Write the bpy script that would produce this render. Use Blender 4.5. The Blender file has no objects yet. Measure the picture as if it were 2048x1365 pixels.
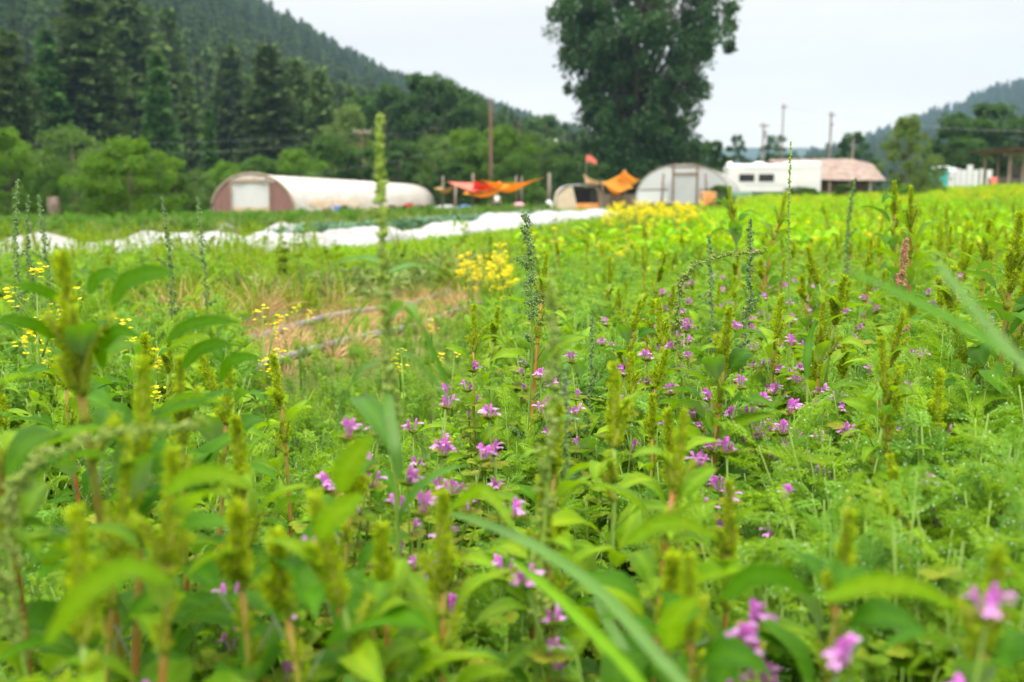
import bpy, math, random
import numpy as np
from mathutils import Vector, Matrix
R = math.radians
rng = np.random.default_rng(11)
random.seed(11)
sc = bpy.context.scene
col = sc.collection
# ------------------------------------------------------------------ camera
H = 0.62                                   # lens height above the ground
F = 1991.0                                 # focal length in pixels of the 2048 px frame
PITCH = math.atan((682.5-400)/F)
cam_d = bpy.data.cameras.new('camera'); cam = bpy.data.objects.new('camera', cam_d); col.objects.link(cam)
cam.location = (0, 0, H); cam.rotation_euler = (R(90)-PITCH, 0, 0)
cam_d.lens = 35; cam_d.sensor_width = 36; cam_d.clip_start = 0.02; cam_d.clip_end = 12000
cam_d.dof.use_dof = True; cam_d.dof.focus_distance = 1.6; cam_d.dof.aperture_fstop = 4.6; cam_d.dof.aperture_blades = 9
sc.camera = cam
# ------------------------------------------------------------------ sky and sun (overcast)
SUN_EL, SUN_ROT = R(58), R(200)
w = bpy.data.worlds.new("World"); sc.world = w; w.use_nodes = True
nt = w.node_tree; nt.nodes.clear(); N = nt.nodes.new; L = nt.links.new
out = N('ShaderNodeOutputWorld'); mx = N('ShaderNodeMixShader'); b1 = N('ShaderNodeBackground'); b2 = N('ShaderNodeBackground')
sky = N('ShaderNodeTexSky'); sky.sky_type = 'NISHITA'; sky.sun_disc = False; sky.sun_elevation = SUN_EL; sky.sun_rotation = SUN_ROT
L(sky.outputs[0], b1.inputs[0]); b1.inputs[1].default_value = 0.1
tc = N('ShaderNodeTexCoord'); sx = N('ShaderNodeSeparateXYZ'); L(tc.outputs['Generated'], sx.inputs[0])
rp = N('ShaderNodeValToRGB'); L(sx.outputs[2], rp.inputs[0])
for i, (p, v) in enumerate([(0.0, .82), (.07, .83), (.13, .76), (.24, .735), (.5, 1.7), (1.0, 3.9)]):
    e = rp.color_ramp.elements[i] if i < 2 else rp.color_ramp.elements.new(p)
    e.position = p; e.color = (v*1.08, v*.985, v*.87, 1)
mp = N('ShaderNodeMapping'); mp.inputs['Scale'].default_value = (1.2, 1.2, 9); L(tc.outputs['Generated'], mp.inputs[0])
nz = N('ShaderNodeTexNoise'); nz.inputs['Scale'].default_value = 1.6; nz.inputs['Detail'].default_value = 4; L(mp.outputs[0], nz.inputs[0])
mr = N('ShaderNodeMapRange'); mr.inputs[1].default_value = .3; mr.inputs[2].default_value = .7; mr.inputs[3].default_value = .93; mr.inputs[4].default_value = 1.10
L(nz.outputs[0], mr.inputs[0]); vm = N('ShaderNodeVectorMath'); vm.operation = 'SCALE'; L(rp.outputs[0], vm.inputs[0]); L(mr.outputs[0], vm.inputs['Scale'])
L(vm.outputs[0], b2.inputs[0]); b2.inputs[1].default_value = 1.0
mx.inputs[0].default_value = .93; L(b1.outputs[0], mx.inputs[1]); L(b2.outputs[0], mx.inputs[2]); L(mx.outputs[0], out.inputs[0])
sd = bpy.data.lights.new('sun', 'SUN'); sd.energy = 1.5; sd.angle = R(20); sd.color = (1, .97, .92)
so = bpy.data.objects.new('sun', sd); col.objects.link(so)
az = SUN_ROT; sdir = Vector((math.sin(az)*math.cos(SUN_EL), math.cos(az)*math.cos(SUN_EL), math.sin(SUN_EL)))
so.rotation_euler = sdir.to_track_quat('Z', 'Y').to_euler()
sc.view_settings.view_transform = 'Standard'; sc.view_settings.look = 'None'; sc.view_settings.gamma = 1; sc.view_settings.exposure = 0.48
sc.cycles.max_bounces = 8; sc.cycles.transparent_max_bounces = 8; sc.cycles.volume_bounces = 0
sc.cycles.caustics_reflective = False; sc.cycles.caustics_refractive = False; sc.cycles.sample_clamp_indirect = 6

# ------------------------------------------------------------------ ground shape and pixel helpers
def sst(a, b, x):
    t = np.clip((np.asarray(x, float)-a)/(b-a), 0, 1); return t*t*(3-2*t)
def gz(x, y):
    x = np.asarray(x, float); y = np.asarray(y, float); s = x-0.29*y
    z = -0.30*sst(-1.5, -9, s)*sst(3, 18, y) - 0.30*sst(-9, -32, s)
    z = z + 0.55*sst(12, 75, y)*sst(-26, 4, s) + .55*sst(8, 20, x-0.2*y)*sst(14, 34, y)*(1-sst(60, 100, y)) + .35*sst(15, 45, x)*sst(30, 90, y)
    return z + .02*np.sin(x*1.7+y*.9)*sst(1, 6, y)
def P(px, py, Y):
    u = (px-1024)/F; v = (682.5-py)/F; c, s = math.cos(PITCH), math.sin(PITCH)
    k = Y/(c+v*s); return Vector((u*k, Y, H+k*(-s+v*c)))
def G0(px, Y):
    p = P(px, 400, Y); return Vector((p.x, Y, float(gz(p.x, Y))))
def span(px, Y): return px/F*Y

# ------------------------------------------------------------------ mesh helpers
class Geo:
    def __init__(s): s.V = []; s.T = []; s.F = []; s.M = []; s.n = 0
    def add(s, v, f, t=.5, m=0):
        v = np.asarray(v, np.float32).reshape(-1, 3); f = np.asarray(f, np.int64)
        s.V.append(v); s.T.append(np.broadcast_to(np.asarray(t, np.float32), (len(v),)).copy()); s.F.append(f+s.n)
        s.M.append(np.full(len(f), m, np.int32)); s.n += len(v); return s
    def inst(s, T, M, p, t=None, m=0):
        v, f = T[:2]; n = len(p); k = len(v)
        vv = np.einsum('nij,kj->nki', M, v)+np.asarray(p)[:, None, :]
        ff = (np.asarray(f)[None]+(np.arange(n)*k)[:, None, None]).reshape(-1, f.shape[1])
        t = rng.random(n) if t is None else np.broadcast_to(t, (n,))
        tt = np.repeat(t, k)
        if len(T) > 2: tt = tt+np.tile(T[2], n)
        return s.add(vv.reshape(-1, 3), ff, tt, m)
    def mesh(s, name, mats, smooth=True, sharp=False):
        me = bpy.data.meshes.new(name); V = np.concatenate(s.V)
        me.vertices.add(len(V)); me.vertices.foreach_set('co', V.ravel())
        lv = np.concatenate([f.ravel() for f in s.F]); sz = np.concatenate([np.full(len(f), f.shape[1]) for f in s.F])
        me.loops.add(len(lv)); me.loops.foreach_set('vertex_index', lv.astype(np.int32))
        me.polygons.add(len(sz)); st = np.concatenate([[0], np.cumsum(sz)[:-1]])
        me.polygons.foreach_set('loop_start', st.astype(np.int32)); me.polygons.foreach_set('loop_total', sz.astype(np.int32))
        for m in (mats if isinstance(mats, (list, tuple)) else [mats]): me.materials.append(m)
        me.polygons.foreach_set('material_index', np.concatenate(s.M)); me.polygons.foreach_set('use_smooth', np.full(len(sz), smooth))
        a = me.attributes.new('tint', 'FLOAT', 'POINT'); a.data.foreach_set('value', np.concatenate(s.T))
        me.update(calc_edges=True); me.validate()
        if smooth and len(V) < 6000 and sharp: me.set_sharp_from_angle(angle=R(32))
        return me
def link(name, me, parent=None, loc=None):
    o = bpy.data.objects.new(name, me); col.objects.link(o)
    if parent: o.parent = parent
    if loc is not None: o.location = loc
    return o
def part(name, g, m, parent, label=None, smooth=True):
    o = link(name, g.mesh(name, m, smooth, True), parent)
    if label: o['label'] = label
    return o
def tag(o, label=None, cat=None, group=None, kind=None):
    if label: o['label'] = label
    if cat: o['category'] = cat
    if group: o['group'] = group
    if kind: o['kind'] = kind
    return o
def thing(name, loc, rz=0, label=None, cat=None, group=None, scale=1):
    o = bpy.data.objects.new(name, None); col.objects.link(o); o.location = loc; o.rotation_euler = (0, 0, rz)
    o.scale = (scale,)*3; o.empty_display_size = .1; return tag(o, label, cat, group)
def norm(a): return a/np.maximum(np.linalg.norm(a, axis=-1, keepdims=True), 1e-9)
def basis(d, roll=None, s=None):
    d = norm(np.atleast_2d(np.asarray(d, float))); up = np.zeros_like(d); up[:, 2] = 1
    bad = np.abs(d[:, 2]) > .98; up[bad] = (1, 0, 0)
    x = norm(np.cross(d, up)); z = np.cross(x, d)
    if roll is not None:
        c, q = np.cos(roll)[:, None], np.sin(roll)[:, None]; x, z = x*c+z*q, z*c-x*q
    M = np.stack([x, d, z], -1)
    if s is not None:
        s = np.asarray(s, float); M = M*(s[:, None, None] if s.ndim == 1 else s[:, None, :])
    return M
def tube(p, r, n=6, cap=True):
    p = np.asarray(p, float); r = np.broadcast_to(r, (len(p),)); d = np.gradient(p, axis=0)
    M = basis(d); a = np.arange(n)*2*math.pi/n
    ring = np.stack([np.cos(a), 0*a, np.sin(a)], -1)
    v = (np.einsum('kij,nj->kni', M, ring)*r[:, None, None]+p[:, None]).reshape(-1, 3)
    f = [[k*n+i, k*n+(i+1) % n, (k+1)*n+(i+1) % n, (k+1)*n+i] for k in range(len(p)-1) for i in range(n)]
    if cap:
        v = np.concatenate([v, p[:1], p[-1:]]); b = len(v)-2; e = (len(p)-1)*n
        f += [[b, (i+1) % n, i, i] for i in range(n)]; f += [[b+1, e+i, e+(i+1) % n, e+(i+1) % n] for i in range(n)]
        f = np.array(f); tri = np.array([len(set(q)) < 4 for q in f]); return v, f, tri
    return v, np.array(f), np.zeros(len(f), bool)
def addtube(g, p, r, n=6, t=.5, m=0, cap=True):
    v, f, tri = tube(p, r, n, cap); b = g.n; g.add(v, f[~tri], t, m)
    if tri.any():
        q = f[tri][:, :3]; g.F.append(q+b); g.M.append(np.full(len(q), m, np.int32))
    return g
def addbox(g, c, s, rz=0, t=.5, m=0, taper=1, bev=0):
    sx_, sy_, sz_ = [q/2 for q in s]; pts = []
    b = min(bev, sx_*.9, sy_*.9, sz_*.9)
    if b <= 0:
        v = np.array([[x*sx_*(taper if z > 0 else 1), y*sy_*(taper if z > 0 else 1), z*sz_] for z in (-1, 1) for y in (-1, 1) for x in (-1, 1)])
        f = [[0, 2, 3, 1], [4, 5, 7, 6], [0, 1, 5, 4], [2, 6, 7, 3], [0, 4, 6, 2], [1, 3, 7, 5]]
    else:
        prof = [(-sz_, b), (-sz_+b, 0), (sz_-b, 0), (sz_, b)]; v = []
        for z, i in prof:
            X, Y_ = sx_-i, sy_-i
            v += [(-X+b, -Y_, z), (X-b, -Y_, z), (X, -Y_+b, z), (X, Y_-b, z), (X-b, Y_, z), (-X+b, Y_, z), (-X, Y_-b, z), (-X, -Y_+b, z)]
        f = [[k*8+i, k*8+(i+1) % 8, k*8+8+(i+1) % 8, k*8+8+i] for k in range(3) for i in range(8)]
        v = np.array(v); 
        for q, rev in ((0, 1), (24, 0)):
            ring = [[q+0, q+1, q+2, q+7], [q+2, q+3, q+6, q+7], [q+3, q+4, q+5, q+6]]
            f += [r[::-1] if rev else r for r in ring]
    c_, s_ = math.cos(rz), math.sin(rz); v = np.asarray(v) @ np.array([[c_, s_, 0], [-s_, c_, 0], [0, 0, 1]])
    return g.add(v+np.asarray(c), f, t, m)
def sheet(fn, nu, nv, two=0):
    u, v = np.meshgrid(np.linspace(0, 1, nu), np.linspace(0, 1, nv)); X = fn(u, v); V = np.stack(X, -1).reshape(-1, 3)
    f = [[j*nu+i, j*nu+i+1, (j+1)*nu+i+1, (j+1)*nu+i] for j in range(nv-1) for i in range(nu-1)]
    return V, np.array(f)

# ------------------------------------------------------------------ materials
def mat(name, c, rough=.55, spec=.4, tr=0, trc=None, under=None, var=.2, ovar=.12, c2=None, ns=5., nlo=.4, nhi=.6, bump=0, bs=40., alpha=1, metal=0, stretch=None, obj=True):
    m = bpy.data.materials.new(name); m.use_nodes = True; nt = m.node_tree; nt.nodes.clear(); N = nt.nodes.new; L = nt.links.new
    out = N('ShaderNodeOutputMaterial'); pb = N('ShaderNodeBsdfPrincipled'); pb.inputs['Roughness'].default_value = rough
    pb.inputs['Specular IOR Level'].default_value = spec; pb.inputs['Metallic'].default_value = metal
    rgb = N('ShaderNodeRGB'); rgb.outputs[0].default_value = (*c, 1); cur = rgb.outputs[0]; tc = None
    if c2 is not None or bump:
        tc = N('ShaderNodeTexCoord'); src = tc.outputs['Object']
        if stretch: mp = N('ShaderNodeMapping'); mp.inputs['Scale'].default_value = stretch; L(src, mp.inputs[0]); src = mp.outputs[0]
    if c2 is not None:
        nz = N('ShaderNodeTexNoise'); nz.inputs['Scale'].default_value = ns; nz.inputs['Detail'].default_value = 6; L(src, nz.inputs[0])
        mr = N('ShaderNodeMapRange'); mr.inputs[1].default_value = nlo; mr.inputs[2].default_value = nhi; L(nz.outputs[0], mr.inputs[0])
        mx = N('ShaderNodeMix'); mx.data_type = 'RGBA'; L(mr.outputs[0], mx.inputs[0]); L(cur, mx.inputs[6]); mx.inputs[7].default_value = (*c2, 1); cur = mx.outputs[2]
    if under is not None:
        ge = N('ShaderNodeNewGeometry'); mx = N('ShaderNodeMix'); mx.data_type = 'RGBA'; L(ge.outputs['Backfacing'], mx.inputs[0]); L(cur, mx.inputs[6]); mx.inputs[7].default_value = (*under, 1); cur = mx.outputs[2]
    if var or ovar:
        at = N('ShaderNodeAttribute'); at.attribute_name = 'tint'; m1 = N('ShaderNodeMath'); m1.operation = 'MULTIPLY_ADD'; L(at.outputs['Fac'], m1.inputs[0]); m1.inputs[1].default_value = 2*var; m1.inputs[2].default_value = 1-var
        oi = N('ShaderNodeObjectInfo'); m2 = N('ShaderNodeMath'); m2.operation = 'MULTIPLY_ADD'; L(oi.outputs['Random'], m2.inputs[0]); m2.inputs[1].default_value = 2*ovar; m2.inputs[2].default_value = 1-ovar
        m3 = N('ShaderNodeMath'); m3.operation = 'MULTIPLY'; L(m1.outputs[0], m3.inputs[0]); L(m2.outputs[0], m3.inputs[1])
        hs = N('ShaderNodeHueSaturation'); L(cur, hs.inputs['Color']); L(m3.outputs[0], hs.inputs['Value'])
        m4 = N('ShaderNodeMath'); m4.operation = 'MULTIPLY_ADD'; L(at.outputs['Fac'], m4.inputs[0]); m4.inputs[1].default_value = -.06*var; m4.inputs[2].default_value = .5+.03*var
        L(m4.outputs[0], hs.inputs['Hue']); cur = hs.outputs[0]
    L(cur, pb.inputs['Base Color'])
    if bump:
        nb = N('ShaderNodeTexNoise'); nb.inputs['Scale'].default_value = bs; nb.inputs['Detail'].default_value = 5; L(src, nb.inputs[0])
        bp = N('ShaderNodeBump'); bp.inputs['Strength'].default_value = bump; bp.inputs['Distance'].default_value = 1.0/bs; L(nb.outputs[0], bp.inputs['Height']); L(bp.outputs[0], pb.inputs['Normal'])
    sh = pb.outputs[0]
    if tr:
        t_ = N('ShaderNodeBsdfTranslucent'); ms = N('ShaderNodeMixShader'); ms.inputs[0].default_value = tr
        if trc: t_.inputs[0].default_value = (*trc, 1)
        else: L(cur, t_.inputs[0])
        L(sh, ms.inputs[1]); L(t_.outputs[0], ms.inputs[2]); sh = ms.outputs[0]
    if alpha < 1:
        t_ = N('ShaderNodeBsdfTransparent'); ms = N('ShaderNodeMixShader'); ms.inputs[0].default_value = alpha
        L(t_.outputs[0], ms.inputs[1]); L(sh, ms.inputs[2]); sh = ms.outputs[0]
    L(sh, out.inputs[0]); return m
M = dict(
    pig_leaf=mat('pigweed leaf', (.105, .24, .003), .5, .16, .36, (.28, .51, .001), under=(.20, .32, .07), var=.35, c2=(.13, .24, .004), ns=45, bump=.3, bs=160),
    pig_leaf_dark=mat('dark pigweed leaf', (.045, .15, .002), .55, .12, .32, (.13, .33, .001), under=(.26, .34, .2), var=.25, bump=.25, bs=150),
    spike=mat('pigweed spike', (.38, .50, .012), .65, .12, .35, (.55, .68, .01), var=.5, c2=(.22, .38, .01), ns=60),
    spike_core=mat('spike core', (.28, .32, .03), .8, .2, var=.3),
    stem_red=mat('reddish stem', (.36, .12, .035), .5, .4, var=.2, c2=(.28, .30, .05), ns=14, nlo=.45, nhi=.62),
    stem_green=mat('green stem', (.20, .33, .05), .5, .4, .1, var=.2),
    goose=mat('goosefoot seed cluster', (.10, .20, .07), .7, .25, .1, var=.45, c2=(.2, .3, .13), ns=120),
    goose_pale=mat('pale goosefoot seed cluster', (.24, .36, .05), .7, .15, .25, (.3, .45, .05), var=.35, c2=(.32, .42, .12), ns=90),
    goose_leaf=mat('goosefoot leaf', (.06, .19, .012), .5, .25, .3, (.14, .34, .01), under=(.18, .30, .12), var=.25),
    grass=mat('grass blade', (.115, .28, .004), .5, .14, .34, (.27, .5, .003), var=.35),
    blade_pale=mat('pale grass blade', (.10, .22, .04), .45, .3, .3, var=.1, c2=(.07, .2, .015), ns=9),
    feather=mat('feathery leaf', (.20, .37, .02), .5, .18, .36, (.33, .56, .01), var=.4),
    feather_cool=mat('blue green feathery leaf', (.15, .34, .04), .5, .18, .38, (.27, .52, .02), var=.4),
    dew=mat('dew drop', (.5, .62, .45), .1, .6, var=.1, ovar=0),
    lam_leaf=mat('nettle leaf', (.11, .25, .006), .55, .12, .3, (.30, .46, .005), under=(.18, .27, .05), var=.3, bump=.5, bs=220, c2=(.20, .22, .02), ns=25),
    lam_calyx=mat('purple calyx', (.22, .12, .08), .6, .3, var=.3),
    petal=mat('purple petal', (.50, .065, .52), .5, .2, .35, (.72, .2, .7), under=(.58, .28, .62), var=.4, ovar=.3, c2=(.60, .20, .62), ns=90),
    yellow=mat('yellow petal', (.90, .78, .01), .5, .2, .35, (.98, .88, .01), var=.12),
    mus_leaf=mat('mustard leaf', (.15, .30, .02), .5, .2, .3, (.3, .48, .01), var=.3),
    greens=mat('bright crop leaf', (.15, .36, .003), .5, .14, .36, (.34, .62, .002), under=(.22, .38, .04), var=.4, bump=.3, bs=90),
    greens_yel=mat('yellow green crop leaf', (.33, .42, .004), .5, .16, .36, (.52, .6, .004), var=.35),
    kale=mat('blue green crop leaf', (.09, .20, .11), .5, .4, .15, var=.3, bump=.4, bs=60),
    meadow=mat('meadow grass', (.15, .26, .012), .6, .12, .3, (.33, .44, .01), var=.4),
    straw=mat('dry stalk', (.5, .36, .17), .7, .2, .2, var=.3),
    pink=mat('pinkish seed head', (.5, .25, .18), .7, .2, .1, var=.3),
    conifer=mat('conifer needles', (.078, .140, .034), .6, .12, .15, (.11, .2, .04), var=.5, ovar=.4),
    conifer_b=mat('bright conifer needles', (.050, .13, .022), .6, .12, .15, (.09, .22, .03), var=.45, ovar=.15),
    bark=mat('bark', (.10, .075, .06), .9, .1, var=.1, c2=(.2, .16, .13), ns=8, stretch=(1, 1, .2), bump=.6, bs=10),
    dark_leaf=mat('dark broad leaves', (.040, .095, .020), .5, .15, .25, (.08, .2, .02), var=.55, ovar=.15),
    poplar_leaf=mat('cottonwood leaves', (.036, .092, .026), .45, .25, .25, (.07, .19, .03), var=.65, ovar=0),
    mid_leaf=mat('mid green leaves', (.055, .13, .018), .5, .15, .3, (.12, .26, .02), var=.5, ovar=.2),
    pale_leaf=mat('pale green leaves', (.12, .19, .045), .55, .15, .3, (.2, .32, .06), var=.4, ovar=.1),
    lime_leaf=mat('lime green leaves', (.085, .19, .015), .5, .15, .35, (.18, .36, .015), var=.45, ovar=.15),
    pale_mid=mat('soft green leaves', (.085, .165, .035), .5, .15, .3, (.16, .3, .03), var=.5, ovar=.15),
    olive_grass=mat('dry olive grass', (.20, .24, .07), .65, .1, .3, (.34, .38, .08), var=.4),  # olive is the grass's own colour
    haze_leaf=mat('hazed grey green leaves', (.06, .13, .06), .6, .2, .2, var=.4, ovar=.1),  # distance haze mixed into the leaf colour
    cover=mat('white row cover fabric', (.46, .48, .52), .75, .15, .18, (.7, .72, .76), var=0, ovar=0, bump=1.0, bs=7, c2=(.36, .35, .33), ns=1.3, nlo=.5, nhi=.75),
    film=mat('white greenhouse film', (.66, .64, .62), .35, .5, .25, (.85, .82, .78), var=0, ovar=0, c2=(.60, .55, .49), ns=.8, nlo=.5, nhi=.75, bump=.3, bs=3),
    film_tan=mat('mud stained film', (.62, .45, .30), .6, .3, .2, var=0, ovar=0, c2=(.72, .62, .5), ns=1.5, nlo=.4, nhi=.6),
    film_clear=mat('clear greenhouse film', (.66, .69, .76), .25, .6, .35, (.8, .82, .86), var=0, ovar=0, alpha=.78, c2=(.8, .82, .86), ns=.9, nlo=.5, nhi=.7),
    film_white=mat('white plastic sheet', (.78, .80, .85), .35, .5, .3, var=0, ovar=0),
    mauve=mat('mauve corrugated panel', (.235, .125, .115), .7, .3, var=0, ovar=0, c2=(.28, .16, .14), ns=2, stretch=(6, 6, .3)),
    timber=mat('weathered timber', (.25, .18, .13), .85, .2, var=0, ovar=.1, c2=(.36, .30, .25), ns=6, stretch=(2, 2, .2), bump=.4, bs=20),
    timber_grey=mat('grey weathered timber', (.30, .28, .26), .85, .2, var=0, ovar=.1, c2=(.2, .17, .14), ns=6, stretch=(2, 2, .2), bump=.4, bs=20),
    timber_red=mat('red brown pole', (.16, .09, .07), .85, .2, var=0, ovar=.1, c2=(.22, .14, .11), ns=5, stretch=(2, 2, .2)),
    orange_wood=mat('orange wood', (.72, .27, .07), .7, .3, var=0, ovar=0, c2=(.8, .38, .13), ns=4, stretch=(1, 1, .3)),
    sail_orange=mat('orange shade cloth', (.70, .38, .06), .8, .1, .5, (.95, .52, .08), var=0, ovar=0, bump=.3, bs=4),
    sail_tan=mat('tan shade cloth', (.62, .42, .2), .8, .1, .35, var=0, ovar=0),
    sail_red=mat('red shade cloth', (.60, .09, .05), .8, .1, .45, (.8, .14, .08), var=0, ovar=0),
    sail_cream=mat('cream shade cloth', (.75, .62, .48), .8, .1, .35, var=0, ovar=0),
    cream=mat('cream canvas', (.68, .55, .42), .7, .2, .2, var=0, ovar=0, c2=(.75, .65, .52), ns=2),
    rv=mat('white trailer skin', (.68, .69, .72), .3, .5, var=0, ovar=0, c2=(.62, .63, .66), ns=1.2, nlo=.55, nhi=.8),
    glass=mat('dark window glass', (.008, .010, .012), .12, .6, var=0, ovar=0),
    black=mat('dark plastic', (.02, .02, .022), .5, .4, var=0, ovar=0),
    rust=mat('rusty tin roof', (.20, .13, .10), .6, .3, var=0, ovar=0, c2=(.33, .28, .25), ns=1.4, nlo=.4, nhi=.62, stretch=(1, 3, 1), bump=.4, bs=8),
    barnwood=mat('dark barn boards', (.09, .045, .035), .85, .2, var=0, ovar=0, c2=(.14, .08, .06), ns=4, stretch=(3, 3, .3)),
    teal=mat('teal plastic', (.05, .42, .42), .45, .4, var=0, ovar=0, c2=(.04, .34, .36), ns=3),
    greymetal=mat('grey metal', (.42, .44, .47), .45, .5, var=0, ovar=0, metal=.3),
    tube_black=mat('irrigation hose', (.10, .10, .13), .4, .5, var=0, ovar=0, c2=(.2, .18, .17), ns=9),
    skin=mat('skin', (.55, .32, .22), .6, .3, var=0, ovar=0), hair=mat('brown hair', (.06, .035, .02), .7, .3, var=0, ovar=0),
    shirt=mat('white cotton', (.78, .78, .86), .8, .2, var=0, ovar=0), jeans=mat('dark trousers', (.03, .04, .06), .8, .2, var=0, ovar=0),
    red=mat('red cloth', (.70, .08, .09), .7, .2, var=0, ovar=0), blue=mat('blue plastic', (.07, .12, .32), .5, .3, var=0, ovar=0),
    orange=mat('orange plastic', (.75, .18, .05), .5, .3, var=0, ovar=0), pinkcloth=mat('pink cloth', (.8, .42, .55), .8, .2, var=0, ovar=0),
    net=mat('green shade netting', (.10, .20, .13), .8, .2, .2, var=0, ovar=0, alpha=.75, c2=(.15, .27, .18), ns=3, stretch=(4, 4, .5)),
    salmon=mat('salmon cloth', (.78, .20, .15), .7, .2, .2, var=0, ovar=0),
)
# ground material: bare soil strip, elsewhere green darkened to suggest shade under plants
def ground_mat():
    m = bpy.data.materials.new('field ground'); m.use_nodes = True; nt = m.node_tree; N = nt.nodes.new; L = nt.links.new
    pb = nt.nodes['Principled BSDF']; pb.inputs['Roughness'].default_value = .95; pb.inputs['Specular IOR Level'].default_value = .1
    tc = N('ShaderNodeTexCoord'); at = N('ShaderNodeAttribute'); at.attribute_name = 'tint'
    n1 = N('ShaderNodeTexNoise'); n1.inputs['Scale'].default_value = 3; n1.inputs['Detail'].default_value = 8; L(tc.outputs['Object'], n1.inputs[0])
    r1 = N('ShaderNodeValToRGB'); L(n1.outputs[0], r1.inputs[0]); r1.color_ramp.elements[0].position = .35; r1.color_ramp.elements[0].color = (.15, .105, .055, 1); r1.color_ramp.elements[1].position = .7; r1.color_ramp.elements[1].color = (.40, .30, .17, 1)
    n2 = N('ShaderNodeTexNoise'); n2.inputs['Scale'].default_value = .25; n2.inputs['Detail'].default_value = 8; L(tc.outputs['Object'], n2.inputs[0])
    r2 = N('ShaderNodeValToRGB'); L(n2.outputs[0], r2.inputs[0]); r2.color_ramp.elements[0].position = .35; r2.color_ramp.elements[0].color = (.04, .07, .012, 1); r2.color_ramp.elements[1].position = .65; r2.color_ramp.elements[1].color = (.11, .19, .02, 1)
    mx = N('ShaderNodeMix'); mx.data_type = 'RGBA'; L(at.outputs['Fac'], mx.inputs[0]); L(r1.outputs[0], mx.inputs[6]); L(r2.outputs[0], mx.inputs[7]); L(mx.outputs[2], pb.inputs['Base Color'])
    bp = N('ShaderNodeBump'); bp.inputs['Strength'].default_value = .8; bp.inputs['Distance'].default_value = .05; nb = N('ShaderNodeTexNoise'); nb.inputs['Scale'].default_value = 14; nb.inputs['Detail'].default_value = 6
    L(tc.outputs['Object'], nb.inputs[0]); L(nb.outputs[0], bp.inputs['Height']); L(bp.outputs[0], pb.inputs['Normal']); return m
# ------------------------------------------------------------------ ground, hills
ys = np.concatenate([np.linspace(-15, 12, 55), np.geomspace(12.6, 6500, 90)])
xs = np.concatenate([-np.geomspace(6500, 10, 60), np.linspace(-9.5, 9.5, 40), np.geomspace(10, 6500, 60)])
X, Y = np.meshgrid(xs, ys); Z = gz(X, Y); g = Geo(); n = len(xs)
bare = sst(-3.3, -2.7, X-.29*Y)*(1-sst(-2.0, -1.6, X-.29*Y))*sst(3.2, 3.7, Y)*(1-sst(9, 11, Y))
f = np.array([[j*n+i, j*n+i+1, (j+1)*n+i+1, (j+1)*n+i] for j in range(len(ys)-1) for i in range(n-1)])
g.add(np.stack([X, Y, Z], -1), f, np.clip(1-bare.ravel(), .0, 1)); o = link('ground', g.mesh('ground', ground_mat())); tag(o, kind='structure')

def waves(x, y, s, seed):
    r = np.random.default_rng(seed); z = 0
    for k in range(7):
        a = r.random()*6.28; q = s*(1.7**k); z = z+np.sin((x*math.cos(a)+y*math.sin(a))*q+r.random()*6)/(1.6**k)
    return z
def hill(name, pts, Yb, Yr, back, m, seed, rough=1.0, pw=1.25, npx=90):
    """pts: (px, py) of the bare ridge; foot at distance Yb, ridge at Yr(px)"""
    px = np.linspace(pts[0][0], pts[-1][0], npx); py = np.interp(px, [p[0] for p in pts], [p[1] for p in pts])
    t = np.linspace(0, 1.45, 50); PX, T = np.meshgrid(px, t); PY = np.interp(PX, px, py)
    YR = Yr if np.isscalar(Yr) else np.interp(PX, [q[0] for q in Yr], [q[1] for q in Yr])
    Yd = Yb+(YR-Yb)*T; Xw = (PX-1024)/F*np.maximum(Yd, Yb)
    zr = (400-PY)/F*YR+H; up = np.clip(T, 0, 1)**pw; dn = 1-np.clip(T-1, 0, 1)*back
    Zw = zr*up*dn+waves(Xw, Yd, 5.0/YR, seed)*rough*np.sin(np.clip(T, 0, 1)*math.pi)-.3
    g = Geo(); n = npx; f = np.array([[j*n+i, j*n+i+1, (j+1)*n+i+1, (j+1)*n+i] for j in range(len(t)-1) for i in range(n-1)])
    V = np.stack([Xw, Yd, Zw], -1); g.add(V, f); o = link(name, g.mesh(name, m)); tag(o, kind='structure'); return V
m_hill = mat('forest floor', (.045, .06, .025), .95, .1, var=0, ovar=0, c2=(.11, .085, .06), ns=.02, nlo=.5, nhi=.7, bump=.8, bs=.2)
m_far = mat('far forest', (.03, .06, .035), .95, .1, var=0, ovar=0, c2=(.05, .08, .04), ns=.01, bump=1, bs=.05)
HL = hill('hill', [(-1400, -700), (-500, -420), (0, -230), (300, -70), (455, 18), (520, 62), (600, 96), (680, 142), (760, 182), (830, 206), (960, 228), (1100, 258), (1200, 288), (1330, 350), (1450, 395)], 165, [(-1400, 480), (450, 620), (1450, 1300)], .6, m_hill, 3, 5)
HR = hill('far_hill', [(1480, 398), (1560, 372), (1660, 330), (1735, 292), (1800, 272), (1850, 248), (1900, 232), (1960, 205), (2048, 182), (2300, 120), (2800, 60), (3400, 0)], 500, 1500, .5, m_far, 5, 12)
HF = hill('distant_hills', [(600, 400), (1000, 330), (1300, 304), (1450, 298), (1600, 298), (1700, 302), (1900, 330), (2300, 400)], 1700, 2500, .5, m_far, 8, 20)

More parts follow.
